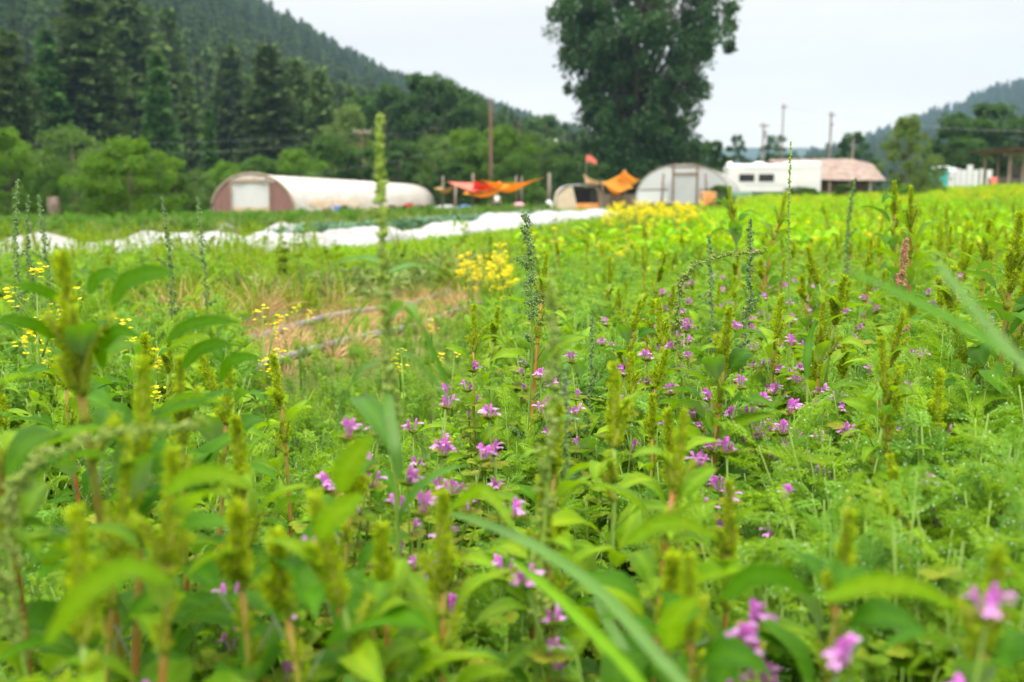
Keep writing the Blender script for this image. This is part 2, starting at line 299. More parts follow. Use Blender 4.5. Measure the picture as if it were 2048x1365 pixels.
# ------------------------------------------------------------------ scatter (one stuff object, geometry nodes)
def scatter(name, protos, pos, scl, label, rotz=None, tilt=.12, idx=None, kind='stuff'):
    pos = np.asarray(pos, float); n = len(pos); c = bpy.data.collections.new(name)
    for i, me in enumerate(protos):
        po = bpy.data.objects.new('%s_kind_%02d' % (name, i), me); c.objects.link(po)
    me = bpy.data.meshes.new(name); me.vertices.add(n); me.vertices.foreach_set('co', pos.astype(np.float32).ravel())
    rot = np.stack([rng.normal(0, tilt, n), rng.normal(0, tilt, n), rng.random(n)*6.283 if rotz is None else rotz], -1).astype(np.float32)
    a = me.attributes.new('rot', 'FLOAT_VECTOR', 'POINT'); a.data.foreach_set('vector', rot.ravel())
    a = me.attributes.new('scl', 'FLOAT', 'POINT'); a.data.foreach_set('value', np.broadcast_to(np.asarray(scl, np.float32), (n,)).copy())
    a = me.attributes.new('idx', 'INT', 'POINT'); a.data.foreach_set('value', (rng.integers(0, len(protos), n) if idx is None else idx).astype(np.int32))
    o = link(name, me); nt = bpy.data.node_groups.new(name, 'GeometryNodeTree')
    nt.interface.new_socket('Geometry', in_out='INPUT', socket_type='NodeSocketGeometry'); nt.interface.new_socket('Geometry', in_out='OUTPUT', socket_type='NodeSocketGeometry')
    N = nt.nodes.new; L = nt.links.new; gi = N('NodeGroupInput'); go = N('NodeGroupOutput'); ip = N('GeometryNodeInstanceOnPoints'); ci = N('GeometryNodeCollectionInfo')
    ci.inputs['Collection'].default_value = c; ci.inputs['Separate Children'].default_value = True; ci.inputs['Reset Children'].default_value = True
    ip.inputs['Pick Instance'].default_value = True
    def na(t, nm):
        q = N('GeometryNodeInputNamedAttribute'); q.data_type = t; q.inputs['Name'].default_value = nm; return q.outputs[0]
    L(gi.outputs[0], ip.inputs['Points']); L(ci.outputs[0], ip.inputs['Instance']); L(na('INT', 'idx'), ip.inputs['Instance Index'])
    e2r = N('FunctionNodeEulerToRotation'); L(na('FLOAT_VECTOR', 'rot'), e2r.inputs[0]); L(e2r.outputs[0], ip.inputs['Rotation']); L(na('FLOAT', 'scl'), ip.inputs['Scale']); L(ip.outputs[0], go.inputs[0])
    md = o.modifiers.new('scatter', 'NODES'); md.node_group = nt; return tag(o, label, None, None, kind)

# ------------------------------------------------------------------ leaf templates
def leafT(L_=1., W=.42, a0=.5, a1=-.9, fold=.25, pet=.3, n=7, shape=0, wav=.0):
    """leaf from the origin along +Y, normal +Z; a0..a1 = slope of the midrib from base to tip"""
    t = np.linspace(0, 1, n); ang = a0+(a1-a0)*t; d = np.diff(t, prepend=0)
    tot = L_; y = np.cumsum(np.cos(ang)*d)*tot; z = np.cumsum(np.sin(ang)*d)*tot
    wd = (np.sin(np.pi*t**(.72 if shape == 0 else .5))**(.9 if shape == 0 else .7))*W*L_/2
    if shape == 2: wd = W*L_/2*np.minimum(1, t*6)*(1-t**3)
    py = pet*L_*math.cos(a0); pz = pet*L_*math.sin(a0); y = y+py; z = z+pz
    V = []; F_ = []
    for i in range(n):
        for k in (-1, -.5, 0, .5, 1):
            V.append((k*wd[i], y[i], z[i]+abs(k)*wd[i]*fold*2*(1-.3*abs(k))+wav*L_*math.sin(i*2.1+k*3)*abs(k)))
    for i in range(n-1):
        for k in range(4): F_.append((i*5+k, i*5+k+1, i*5+k+6, i*5+k+5))
    V = np.array(V)
    if pet > 0:
        b = len(V); w_ = .012*L_
        V = np.concatenate([V, [(-w_, 0, 0), (w_, 0, 0), (w_, py, pz), (-w_, py, pz), (0, 0, w_*1.6), (0, py, pz+w_*1.6)]])
        F_ += [(b, b+1, b+2, b+3), (b+1, b+4, b+5, b+2), (b+4, b, b+3, b+5)]
    tv = np.zeros(len(V)); tv[:n*5] = [(.55 if k == 2 else (.12 if (i+k) % 2 else -.12)-(.25 if i == n-1 else 0)) for i in range(n) for k in range(5)]
    return V, np.array(F_), tv
LT = [leafT(1, .38, .7, -.5, .25, .45, wav=.018), leafT(1, .42, .8, -1.2, .2, .4, wav=.02), leafT(1, .34, .35, -.9, .3, .5, wav=.015), leafT(1, .37, .9, -.3, .3, .4, wav=.018)]
LT_narrow = [leafT(1, .2, .8, -.6, .2, .12), leafT(1, .17, .5, -1.2, .2, .1)]
QUAD = (np.array([(-.5, 0, 0), (.5, 0, 0), (.5, 1, 0), (-.5, 1, 0)]), np.array([(0, 1, 2, 3)]))
DIA = (np.array([(0, 0, 0), (.5, .45, .12), (0, 1, 0), (-.5, .45, .12)]), np.array([(0, 1, 2, 3)]))
KITE = (np.array([(0, 0, 0), (.5, .4, .1), (.3, .8, .05), (0, 1, -.06), (-.3, .8, .05), (-.5, .4, .1)]), np.array([(0, 1, 2, 3), (0, 3, 4, 5)]))
TRI = (np.array([(-.5, 0, 0), (.5, 0, 0), (0, 1, 0)]), np.array([(0, 1, 2)]))
def octa():
    t = (1+5**.5)/2; v = norm(np.array([(-1, t, 0), (1, t, 0), (-1, -t, 0), (1, -t, 0), (0, -1, t), (0, 1, t), (0, -1, -t), (0, 1, -t), (t, 0, -1), (t, 0, 1), (-t, 0, -1), (-t, 0, 1)], float))
    f = np.array([(0, 11, 5), (0, 5, 1), (0, 1, 7), (0, 7, 10), (0, 10, 11), (1, 5, 9), (5, 11, 4), (11, 10, 2), (10, 7, 6), (7, 1, 8), (3, 9, 4), (3, 4, 2), (3, 2, 6), (3, 6, 8), (3, 8, 9), (4, 9, 5), (2, 4, 11), (6, 2, 10), (8, 6, 7), (9, 8, 1)]); return v, f
BALL = octa()
def rdir(n, zlo=-1, zhi=1, r=None):
    r = r or rng; z = r.uniform(zlo, zhi, n); a = r.random(n)*6.283; q = np.sqrt(np.maximum(0, 1-z*z)); return np.stack([q*np.cos(a), q*np.sin(a), z], -1)

def spike_geo(gs, base, d, Lq, rad, n, m=0, seed=0, b=.0050):
    d = norm(np.asarray(d, float)); M3 = basis(d[None])[0]
    path = [base+d*Lq*t for t in np.linspace(0, 1, 7)]; rr = [rad*.62*(1-.80*t**1.6) for t in np.linspace(0, 1, 7)]
    addtube(gs, path, rr, 6, .2, 1)
    t = rng.random(n)**.9; a = rng.random(n)*6.283; prof = rad*(1-.78*t**1.5)*(.78+.22*np.sin(t*math.pi*9+a*2))*.8
    rad_v = np.cos(a)[:, None]*M3[:, 0]+np.sin(a)[:, None]*M3[:, 2]
    p = base+d*(t*Lq)[:, None]+rad_v*prof[:, None]*.8; dd = norm(rad_v*1+d*rng.uniform(.25, 1.5, n)[:, None])
    s = b*rng.uniform(.5, 1.5, n); gs.inst(DIA, basis(dd, rng.random(n)*6, np.stack([s*.36, s, s], -1)), p)

def pigweed_meshes(h, leaves, ls, slen, seed, dark=False, branchy=0, red=True):
    global rng; keep = rng; rng = np.random.default_rng(seed)
    st, fo, sp = Geo(), Geo(), Geo()
    bend = rng.normal(0, .04, 2); tt = np.linspace(0, 1, 9); pth = np.stack([bend[0]*tt**2*h+.006*np.sin(tt*5), bend[1]*tt**2*h+.006*np.cos(tt*4), tt*(h-slen*.9)], -1)
    addtube(st, pth, np.linspace(.0045, .0022, 9)*(h/.5), 7)
    at = lambda q: np.array([np.interp(q, tt, pth[:, i]) for i in range(3)])
    ph = rng.random()*6
    for i in range(leaves):
        q = .22+.76*i/(leaves-1)+rng.normal(0, .012); a = ph+i*2.4+rng.normal(0, .3); el = rng.uniform(.1, .6)
        s = ls*(1.15-.42*((q-.22)/.76)**3)*rng.uniform(.8, 1.2); d = np.array([math.cos(a)*math.cos(el), math.sin(a)*math.cos(el), math.sin(el)])
        fo.inst(LT[rng.integers(4)], basis(d[None], np.array([rng.normal(0, .25)]), np.array([s])), at(q)[None])
        if q > .80: spike_geo(sp, at(q), d*.5+np.array([0, 0, 1]), slen*rng.uniform(.25, .5), slen*.09, 100, b=.0042)
    top = at(1)
    spike_geo(sp, top-np.array([0, 0, slen*.12]), [bend[0]*2, bend[1]*2, 1], slen*1.05, slen*.068+.002, int(520*max(1, slen/.06)))
    for k in range(2+branchy):
        a = rng.random()*6.3; spike_geo(sp, top-np.array([0, 0, rng.uniform(0, .3)*slen]), [math.cos(a)*.6, math.sin(a)*.6, 1], slen*rng.uniform(.3, .6), slen*.09, 150, b=.0045)
    lm = M['pig_leaf_dark'] if dark else M['pig_leaf']
    r = (st.mesh('pigweed_stem', M['stem_red'] if red else M['stem_green']), fo.mesh('pigweed_foliage', lm), sp.mesh('pigweed_spike', [M['spike'], M['spike_core']]), h)
    rng = keep; return r
PIG = [pigweed_meshes(.36, 12, .055, .046, 1), pigweed_meshes(.42, 15, .062, .060, 2), pigweed_meshes(.42, 14, .060, .066, 3, red=False), pigweed_meshes(.52, 18, .072, .072, 4),
       pigweed_meshes(.52, 17, .078, .062, 5, dark=True), pigweed_meshes(.60, 20, .085, .082, 6), pigweed_meshes(.34, 11, .065, .038, 7, dark=True), pigweed_meshes(.60, 19, .090, .086, 8, dark=True, branchy=5)]
def place_pig(k, x, y, h, label, group, rz=None, lean=(0, 0), name='pigweed_plant'):
    mm = PIG[k]; t = thing(name, (x, y, float(gz(x, y))), rng.random()*6.28 if rz is None else rz, label, 'plant', group, h/mm[3])
    t.rotation_euler[0] = lean[0]; t.rotation_euler[1] = lean[1]
    link('stem', mm[0], t); link('foliage', mm[1], t); link('flower_spike', mm[2], t); return t

def goosefoot_meshes(h, seed, pale=False, narrow=True, lw=.06, nod=0, dens=1.0, thick=1.0, pan=.35, leaves=8, axil=True):
    global rng; keep = rng; rng = np.random.default_rng(seed)
    st, fo, sp = Geo(), Geo(), Geo(); tt = np.linspace(0, 1, 16)
    nx = nod*np.clip((tt-.8)/.2, 0, 1)**1.6; pth = np.stack([.01*np.sin(tt*6)+nx*.22*h, .008*np.cos(tt*5), tt*h-nx*.12*h], -1)
    addtube(st, pth, np.linspace(.0035, .0009, 16), 6); at = lambda q: np.array([np.interp(q, tt, pth[:, i]) for i in range(3)])
    nclu = int(95*dens); 
    for i in range(nclu):
        q = 1-pan*(i/nclu); w_ = (1-(1-q)/pan*.0)*thick; a = rng.random()*6.28; rr = (.002+.010*((1-q)/pan)**.7*rng.random())*w_
        c = at(q)+np.array([math.cos(a)*rr, math.sin(a)*rr, rng.normal(0, .002)]); nb = 12; s = rng.uniform(.0008, .0016, nb)
        pp = c+rdir(nb)*(.0048*w_)*rng.random(nb)[:, None]**.4; sp.inst(BALL, np.eye(3)[None]*s[:, None, None], pp)
    for i in range(leaves):
        q = .2+.72*i/leaves+rng.normal(0, .02); a = i*2.4+rng.random(); el = rng.uniform(.2, .8); s = lw*rng.uniform(.7, 1.2)*(1.15-.6*q)
        d = np.array([math.cos(a)*math.cos(el), math.sin(a)*math.cos(el), math.sin(el)]); T = LT_narrow[rng.integers(2)] if narrow else LT[rng.integers(4)]
        fo.inst(T, basis(d[None], np.array([rng.normal(0, .3)]), np.array([s])), at(q)[None])
        if q > .35 and axil:
            for k in range(5):
                c = at(q)+d*(.008+.006*k); nb = 12; s2 = rng.uniform(.0008, .0015, nb); sp.inst(BALL, np.eye(3)[None]*s2[:, None, None], c+rdir(nb)*.004*rng.random(nb)[:, None]**.4)
    r = (st.mesh('goosefoot_stem', M['stem_green']), fo.mesh('goosefoot_foliage', M['goose_leaf']), sp.mesh('goosefoot_seeds', M['goose_pale'] if pale else M['goose']), h); rng = keep; return r
def place_goose(mm, x, y, h, label, group=None, rz=0, cat='plant', name='goosefoot_plant', lean=(0, 0)):
    t = thing(name, (x, y, float(gz(x, y))), rz, label, cat, group, h/mm[3]); t.rotation_euler[0] = lean[0]; t.rotation_euler[1] = lean[1]
    link('stem', mm[0], t); link('foliage', mm[1], t); link('seed_head', mm[2], t); return t

# purple dead nettle
def flowerT():
    """two lipped tube flower, about 1 unit long along +Y, opening upward"""
    n = 6; pts = []; rad = []; c = np.array([(0, 0, 0), (0, .25, .06), (0, .5, .16), (0, .72, .22)]); r = [.035, .05, .09, .14]
    v, f, tri = tube(c, r, n, False); V = [v]; Fq = [f]; b = len(v)
    hood = []; 
    for i, (yy, zz, ww) in enumerate([(.66, .30, .13), (.82, .46, .17), (.98, .48, .15), (1.06, .40, .07)]):
        for k in (-1, -.5, 0, .5, 1): hood.append((k*ww, yy-abs(k)*.03, zz-abs(k)**1.6*ww*.9))
    V.append(np.array(hood)); Fq.append(np.array([(b+i*5+k, b+i*5+k+1, b+i*5+k+6, b+i*5+k+5) for i in range(3) for k in range(4)])); b += 20
    lip = []
    for yy, zz, ww in [(.72, .10, .09), (.86, .0, .13), (.97, -.14, .26), (1.0, -.30, .22)]:
        for k in (-1, -.4, 0, .4, 1): lip.append((k*ww, yy, zz-(0 if abs(k) > .2 else -.06)-(.05*abs(k))))
    V.append(np.array(lip)); Fq.append(np.array([(b+i*5+k, b+i*5+k+5, b+i*5+k+6, b+i*5+k+1) for i in range(3) for k in range(4)]))
    return np.concatenate(V), np.concatenate(Fq)
FL = flowerT()
def roundleafT():
    a = np.linspace(0, 6.283, 19)[:-1]; r = 1+.09*np.cos(a*9); V = [(0, .5, .05)]; 
    for q in (.5, 1): V += [(math.sin(t)*.5*q*rr, .5-math.cos(t)*.5*q*rr, .03*math.sin(5*t)*q-.16*q*q+.05) for t, rr in zip(a, r)]
    F3 = [(0, 1+(i+1) % 18, 1+i) for i in range(18)]; F4 = [(1+i, 1+(i+1) % 18, 19+(i+1) % 18, 19+i) for i in range(18)]
    F_ = [(p[0], p[1], p[2], p[2]) for p in F3]
    T = np.array([(0, 1+(i+1) % 18, 1+i) for i in range(18)]); return np.array(V), T, np.array(F4)
RLv, RL3, RL4 = roundleafT()
def add_round(g, Mx, p):
    g.inst((RLv, RL4[:, ::-1]), Mx, p); g.inst((RLv, RL3[:, ::-1]), Mx, p)
def nettle_meshes(h, seed, nfl=14, whorls=4):
    global rng; keep = rng; rng = np.random.default_rng(seed); st, fo, fls = Geo(), Geo(), []
    ns_ = 2
    for s_ in range(ns_):
        fl = Geo(); fls.append(fl)
        off = rng.normal(0, .03, 2)*(s_ > 0); hh = h*(1 if s_ == 0 else rng.uniform(.7, .95)); lean = rng.normal(0, .12, 2)+off*4
        tt = np.linspace(0, 1, 6); pth = np.stack([off[0]*.3+lean[0]*tt*hh, off[1]*.3+lean[1]*tt*hh, tt*hh], -1); addtube(st, pth, np.linspace(.0018, .0013, 6), 5)
        for w_ in range(whorls):
            q = 1-.17*w_-(.06 if w_ else 0); c = np.array([np.interp(q, tt, pth[:, i]) for i in range(3)]); nl = 4 if w_ else 5
            a = rng.random()*6+np.arange(nl)*6.283/nl; el = .55 if w_ == 0 else rng.uniform(-.15, .35); s = (.013 if w_ == 0 else .022)*rng.uniform(.85, 1.2, nl)
            d = np.stack([np.cos(a)*math.cos(el), np.sin(a)*math.cos(el), np.full(nl, math.sin(el))], -1); add_round(fo, basis(d, rng.normal(0, .2, nl), s), np.repeat(c[None], nl, 0))
            nf = nfl//3 if w_ == 0 else (nfl//5 if w_ == 1 else 0)
            if nf:
                a = rng.random(nf)*6.283; el = rng.uniform(.55, 1.15, nf); d = np.stack([np.cos(a)*np.cos(el), np.sin(a)*np.cos(el), np.sin(el)], -1); s = rng.uniform(.014, .021, nf)
                Mx = basis(d, None, s); fl.inst(FL, Mx, c+d*.004)
                fl.inst(KITE, basis(d, rng.random(nf)*6, s*.35), np.repeat(c[None], nf, 0), m=1)
    r = (st.mesh('nettle_stem', M['stem_green']), fo.mesh('nettle_foliage', M['lam_leaf']), [q.mesh('nettle_flowers', [M['petal'], M['lam_calyx']]) for q in fls]); rng = keep; return r
NET = [nettle_meshes(.30, 21), nettle_meshes(.30, 22, 18), nettle_meshes(.30, 23, 10), nettle_meshes(.30, 24, 15)]
def place_nettle(x, y, ztop, label, group='purple flowered nettles in the weeds', k=None, s=1.0):
    z = float(gz(x, y)); t = thing('purple_dead_nettle', (x, y, ztop-.30*s), rng.random()*6.28, label, 'wildflower', group, s)
    mm = NET[rng.integers(4) if k is None else k]; link('stem', mm[0], t); link('foliage', mm[1], t)
    for q in mm[2]: link('flower_cluster', q, t)
    return t

# feathery plants with dew
def frondT(seed, Lf=1.0):
    r = np.random.default_rng(seed); V = []; n = 0; P_, D_, S_ = [], [], []
    m = 11
    for i in range(m):
        t = .12+.85*i/m; base = np.array([0, t, .25*t-.35*t*t]); pl = .34*math.sin(math.pi*min(1, (1-t)*.9+.12))+.06
        for sd_ in (-1, 1):
            a = r.normal(.95, .1)*sd_; d = norm(np.array([math.sin(a), math.cos(a), r.normal(0, .15)]))
            P_.append(base); D_.append(d); S_.append((.02, pl))
            for j in range(5):
                q = .25+.72*j/5
                for s2 in (-1, 1):
                    a2 = a+s2*r.normal(.75, .12); d2 = norm(np.array([math.sin(a2), math.cos(a2), r.normal(0, .35)])); P_.append(base+d*pl*q); D_.append(d2); S_.append((.028, pl*.42*(1-.5*q)))
    P_ = np.array(P_); D_ = np.array(D_); S_ = np.array(S_); P_ = np.concatenate([P_, [(0, 0, 0)]]); D_ = np.concatenate([D_, [norm(np.array([0, 1, .05]))]]); S_ = np.concatenate([S_, [(.03, 1)]])
    Mx = basis(D_, r.normal(0, .5, len(D_)), np.stack([S_[:, 0], S_[:, 1], S_[:, 1]], -1))
    v = (np.einsum('nij,kj->nki', Mx, DIA[0])+P_[:, None]).reshape(-1, 3); f = (DIA[1][None]+(np.arange(len(P_))*4)[:, None, None]).reshape(-1, 4); return v, f
FR = [frondT(1), frondT(2)]
def feather_mesh(h, seed, m, nst=6, nf=5, fl=.075, dew=150):
    global rng; keep = rng; rng = np.random.default_rng(seed); g = Geo()
    for s_ in range(nst):
        a = rng.random()*6.28; r_ = rng.uniform(.0, .09); hh = h*rng.uniform(.72, 1.05); tt = np.linspace(0, 1, 5)
        pth = np.stack([math.cos(a)*r_*tt, math.sin(a)*r_*tt, hh*tt], -1)*1.0; addtube(g, pth, np.linspace(.0016, .0008, 5), 4, .5, 2)
        for i in range(nf):
            q = .5+.52*(i+.5)/nf; c = np.array([np.interp(q, tt, pth[:, k]) for k in range(3)]); b = rng.random()*6.28; el = rng.uniform(-.2, 1.1)
            d = np.array([[math.cos(b)*math.cos(el), math.sin(b)*math.cos(el), math.sin(el)]]); g.inst(FR[rng.integers(2)], basis(d, rng.normal(0, .4, 1), np.array([fl*rng.uniform(.7, 1.15)])), c[None])
    if dew:
        V = np.concatenate(g.V); V = V[V[:, 2] > h*.55]; p = V[rng.integers(0, len(V), dew)]; s = rng.uniform(.0004, .0009, dew); g.inst(BALL, np.eye(3)[None]*s[:, None, None], p, m=1)
    me = g.mesh('feathery_weed', [m, M['dew'], M['stem_green']]); rng = keep; return me
FE = [feather_mesh(.30, 31, M['feather'], 7, 9, .042), feather_mesh(.30, 32, M['feather'], 8, 9, .036), feather_mesh(.32, 33, M['feather_cool'], 9, 9, .036, 420), feather_mesh(.30, 34, M['feather_cool'], 10, 9, .032, 520)]
# leafy and grassy ground cover
def leafy_mesh(h, seed, m, n=14, ls=.055, spread=.07, T=None):
    global rng; keep = rng; rng = np.random.default_rng(seed); g = Geo(); T = T or LT
    for s_ in range(4):
        a = rng.random()*6.28; tip = np.array([math.cos(a)*spread, math.sin(a)*spread, h*rng.uniform(.75, 1)]); tt = np.linspace(0, 1, 4)[:, None]
        addtube(g, tip*tt*[1, 1, 1], .0018, 4, .5, 1)
        for i in range(n//4+1):
            q = rng.uniform(.45, 1); b = rng.random()*6.28; el = rng.uniform(-.1, .7); d = np.array([[math.cos(b)*math.cos(el), math.sin(b)*math.cos(el), math.sin(el)]])
            g.inst(T[rng.integers(len(T))], basis(d, rng.normal(0, .3, 1), np.array([ls*rng.uniform(.6, 1.2)])), (tip*q)[None])
    me = g.mesh('leafy_weed', [m, M['stem_green']]); rng = keep; return me
def bladeT(curve=1.0, W=.03, n=6):
    t = np.linspace(0, 1, n); a = 1.45-curve*t**1.3*1.5; d = np.diff(t, prepend=0); y = np.cumsum(np.cos(a)*d); z = np.cumsum(np.sin(a)*d); w_ = W*(1-t**2.2)*.5+.001
    V = np.array([(k*w_[i], y[i], z[i]+abs(k)*w_[i]*.5) for i in range(n) for k in (-1, 0, 1)]); F_ = np.array([(i*3+k, i*3+k+1, i*3+k+4, i*3+k+3) for i in range(n-1) for k in range(2)]); return V, F_
BL = [bladeT(.5), bladeT(1.0), bladeT(1.5)]
def tuft_mesh(h, seed, m, n=26, spread=.03, W=1.0, seeds=0):
    global rng; keep = rng; rng = np.random.default_rng(seed); g = Geo(); a = rng.random(n)*6.28; d = np.stack([np.cos(a), np.sin(a), 0*a], -1); s = h*rng.uniform(.55, 1.1, n)
    for k in range(3):
        q = np.arange(n) % 3 == k; g.inst(BL[k], basis(d[q], None, np.stack([s[q]*W, s[q], s[q]], -1)), d[q]*spread*rng.random(q.sum())[:, None])
    me = g.mesh('grass_tuft', [m]); rng = keep; return me
LE = [leafy_mesh(.28, 41, M['pig_leaf']), leafy_mesh(.26, 42, M['pig_leaf'], 18, .05), leafy_mesh(.28, 43, M['greens'], 16, .045), leafy_mesh(.27, 44, M['pig_leaf_dark'], 14, .06)]
GR = [tuft_mesh(.34, 51, M['grass']), tuft_mesh(.30, 52, M['grass'], 30), tuft_mesh(.36, 53, M['meadow'], 24)]
NB = []
for k in range(3):
    g = Geo(); 
    for j in range(5):
        a = rng.random()*6.28; base = np.array([math.cos(a)*.03, math.sin(a)*.03, 0]); hh = rng.uniform(.2, .28); addtube(g, np.array([base, base*1.4+[0, 0, hh]]), .0014, 4, .5, 1)
        for q in (1, .85, .68, .5):
            c = base*1.4+[0, 0, hh*q]; nl = 4; b = rng.random()*6+np.arange(nl)*1.571; el = rng.uniform(-.2, .5); d = np.stack([np.cos(b)*math.cos(el), np.sin(b)*math.cos(el), np.full(nl, math.sin(el))], -1); add_round(g, basis(d, rng.normal(0, .2, nl), np.full(nl, .016+.01*(q < 1))), np.repeat(c[None], nl, 0))
    NB.append(g.mesh('nettle_cover', [M['lam_leaf'], M['stem_green']]))

# ------------------------------------------------------------------ near canopy: heights follow what the photo shows
def canopy(x, y):
    px = 1024+F*x/np.maximum(y, .2); s = x-.29*y
    h = .31+0*x
    h = h-.17*sst(430, 520, px)*(1-sst(940, 1040, px))*sst(1.3, 1.9, y)*(1+.25*sst(2.4, 3.2, y))         # lower leaves in front of the bare strip
    h = h-.05*sst(1450, 1100, px)*sst(2.2, 1.2, y)
    h = h+.05*sst(1500, 2000, px)*(1-sst(3, 6, y))
    return h
def wedge(n, y0, y1, pxa=-350, pxb=2400, pw=1.0):
    y = y0+(y1-y0)*rng.random(n)**pw; px = rng.uniform(pxa, pxb, n); return (px-1024)/F*y, y
def put(name, protos, n, y0, y1, keep, hp, label, hs=(.75, 1.08), pxa=-350, pxb=2400, idx=None, tilt=.15, pw=.6, hf=canopy):
    x, y = wedge(n*3, y0, y1, pxa, pxb, pw); k = rng.random(len(x)) < keep(x, y); x, y = x[k][:n], y[k][:n]
    h = hf(x, y)*rng.uniform(*hs, len(x)); scatter(name, protos, np.stack([x, y, gz(x, y)], -1), h/hp, label, tilt=tilt)
def PXf(x, y): return 1024+F*x/np.maximum(y, .2)
def S_(x, y): return x-.29*y
nobare = lambda x, y: 1-sst(-3.1, -2.9, S_(x, y))*(1-sst(-2.05, -1.8, S_(x, y)))*sst(3.2, 3.7, y)*(1-sst(9, 10, y))
def patch(seed, f=3.): return lambda x, y: np.clip(.5+.35*waves(x, y, f, seed), 0, 1)
pf, pl_, pn = patch(1), patch(2), patch(3)
feather_zone = lambda x, y: nobare(x, y)*np.clip(.25+.75*sst(900, 1150, PXf(x, y))*(1-sst(3.0, 5.5, y))*pf(x, y)*1.6+.9*sst(1500, 1800, PXf(x, y))*(1-sst(2.2, 3.2, y)), 0, 1)
put('feathery_weeds', FE, 2600, .42, 6, feather_zone, .30, 'feathery green weeds beaded with dew')
put('leafy_weeds', LE, 3300, .42, 7, lambda x, y: nobare(x, y)*(.35+.65*pl_(x, y))*(1-.75*sst(1550, 1850, PXf(x, y))*(1-sst(1.8, 3, y))), .28, 'low broad leaved weeds covering the soil', hs=(.6, 1.0))
put('nettle_foliage', NB, 1500, .45, 6, lambda x, y: nobare(x, y)*pn(x, y)*sst(-1.2, -.4, S_(x, y)), .27, 'low scalloped nettle leaves between the taller weeds', hs=(.7, 1.0))
put('field_grass', GR, 1300, .5, 9, lambda x, y: nobare(x, y)*.8+.08, .30, 'tufts of green grass through the weeds', hs=(.5, 1.05), tilt=.25)
# mid field
def tri_cover(name, protos, n, y0, y1, slo, shi, label, hp, h0, h1, keep=None, pw=.8, tilt=.15, nearx=None):
    y = y0+(y1-y0)*rng.random(n*2)**pw; s = rng.uniform(slo, shi, n*2); x = s+.29*y
    k = np.abs(x) < .62*y+2
    if keep is not None: k &= rng.random(len(x)) < keep(x, y)
    x, y = x[k][:n], y[k][:n]; h = rng.uniform(h0, h1, len(x)); scatter(name, protos, np.stack([x, y, gz(x, y)], -1), h/hp, label, tilt=tilt)
BIG = [leafy_mesh(.30, 61, M['greens'], 26, .11, .12), leafy_mesh(.30, 62, M['greens'], 30, .10, .12), leafy_mesh(.30, 63, M['greens_yel'], 26, .09, .12)]
GRF = [tuft_mesh(.34, 54, M['meadow'], 30, .1, 1.6), tuft_mesh(.30, 55, M['grass'], 30, .12, 1.8)]
KA = [leafy_mesh(.30, 64, M['kale'], 22, .16, .12)]
LIMEY = [leafy_mesh(.30, 65, M['greens'], 30, .10, .12), leafy_mesh(.30, 66, M['greens_yel'], 30, .10, .12), tuft_mesh(.34, 56, M['greens_yel'], 30, .1, 2.0)]
nb2 = lambda x, y: nobare(x, y)
tri_cover('bed_greens', BIG, 3400, 6.5, 36, -1.9, 3.5, 'bright green crop leaves in the middle beds', .30, .20, .36, pw=1.4, keep=lambda x, y: np.where((S_(x, y) < -.9) & (y < 10), .25, 1))
tri_cover('mixed_bed_weeds', [LE[3], LE[0], GR[2], NB[0], tuft_mesh(.3, 59, M['olive_grass'], 30, .05, 1.2)], 1700, 6, 30, -3.6, 9, 'mixed darker weeds breaking up the bright beds', .28, .20, .42, pw=1.1, tilt=.3)
tri_cover('low_bed_weeds', LE[:3], 900, 3, 9, -1.7, 2.5, 'low leafy weeds beside the tall mustard', .28, .10, .20, keep=lambda x, y: np.where((PXf(x, y) < 980) & (y < 6) & (PXf(x, y) > 450), .0, 1))
tri_cover('dry_grass', [tuft_mesh(.3, 58, M['straw'], 40, .1, .6), GR[2]], 90, 3.9, 5.6, -3.2, -2.5, 'dry brown grass heap on the bare strip', .3, .16, .30, tilt=.4)
tri_cover('fallen_leaves', [leafy_mesh(.15, 67, M['pale_leaf'], 14, .13, .10)], 60, 5.2, 8.0, -3.1, -2.4, 'pale wilting cabbage leaves on the bare strip', .15, .08, .14, tilt=.3)
tri_cover('strip_seedlings', LE[:3]+GR[:1], 330, 3.4, 9, -3.1, -1.8, 'small seedlings on the bare strip', .28, .05, .14)
tri_cover('left_far_weeds', LE+GR, 1500, 8.5, 19, -8, -2.6, 'low weeds before the row covers', .33, .08, .15)
tri_cover('left_bed_weeds', LE+GR, 2400, 2.6, 8.5, -9, -2.3, 'fine yellow green weeds in the left beds', .33, .13, .24, keep=lambda x, y: np.where((PXf(x, y) < 470-(y < 3.4)*60) | (S_(x, y) < -3.25), 1, 0), pw=1.1)
tri_cover('left_bed_greens', BIG, 1800, 9, 40, -7.6, -2.2, 'green crop leaves in front of the white row covers', .30, .06, .15, pw=1.2)
tri_cover('kale_bed', KA, 500, 14, 45, -12.5, -10.3, 'blue green cabbages behind the white row cover', .30, .18, .30, keep=lambda x, y: (PXf(x, y) > 560)*.6)
tri_cover('right_bed_greens', BIG[:2]+LE+[LE[3], LE[3]], 4200, 6, 40, 1.5, 22, 'leafy weeds spread over the right of the field', .30, .22, .42, pw=1.3)
x, y = wedge(34000, 9, 95, -500, 2500, 1.2); k = (S_(x, y) > -70); x, y = x[k], y[k]
scatter('meadow_grass', GRF, np.stack([x, y, gz(x, y)], -1), rng.uniform(.4, .9, len(x))*(.5+y*.006+.55*(S_(x, y) < -15.5)), 'long meadow grass of the far field')
ROUGH = [tuft_mesh(.5, 68, M['meadow'], 36, .14, 1.5), leafy_mesh(.5, 69, M['pig_leaf_dark'], 26, .16, .16), tuft_mesh(.5, 70, M['olive_grass'], 40, .16, 1.3), leafy_mesh(.5, 71, M['pale_mid'], 30, .14, .16)]
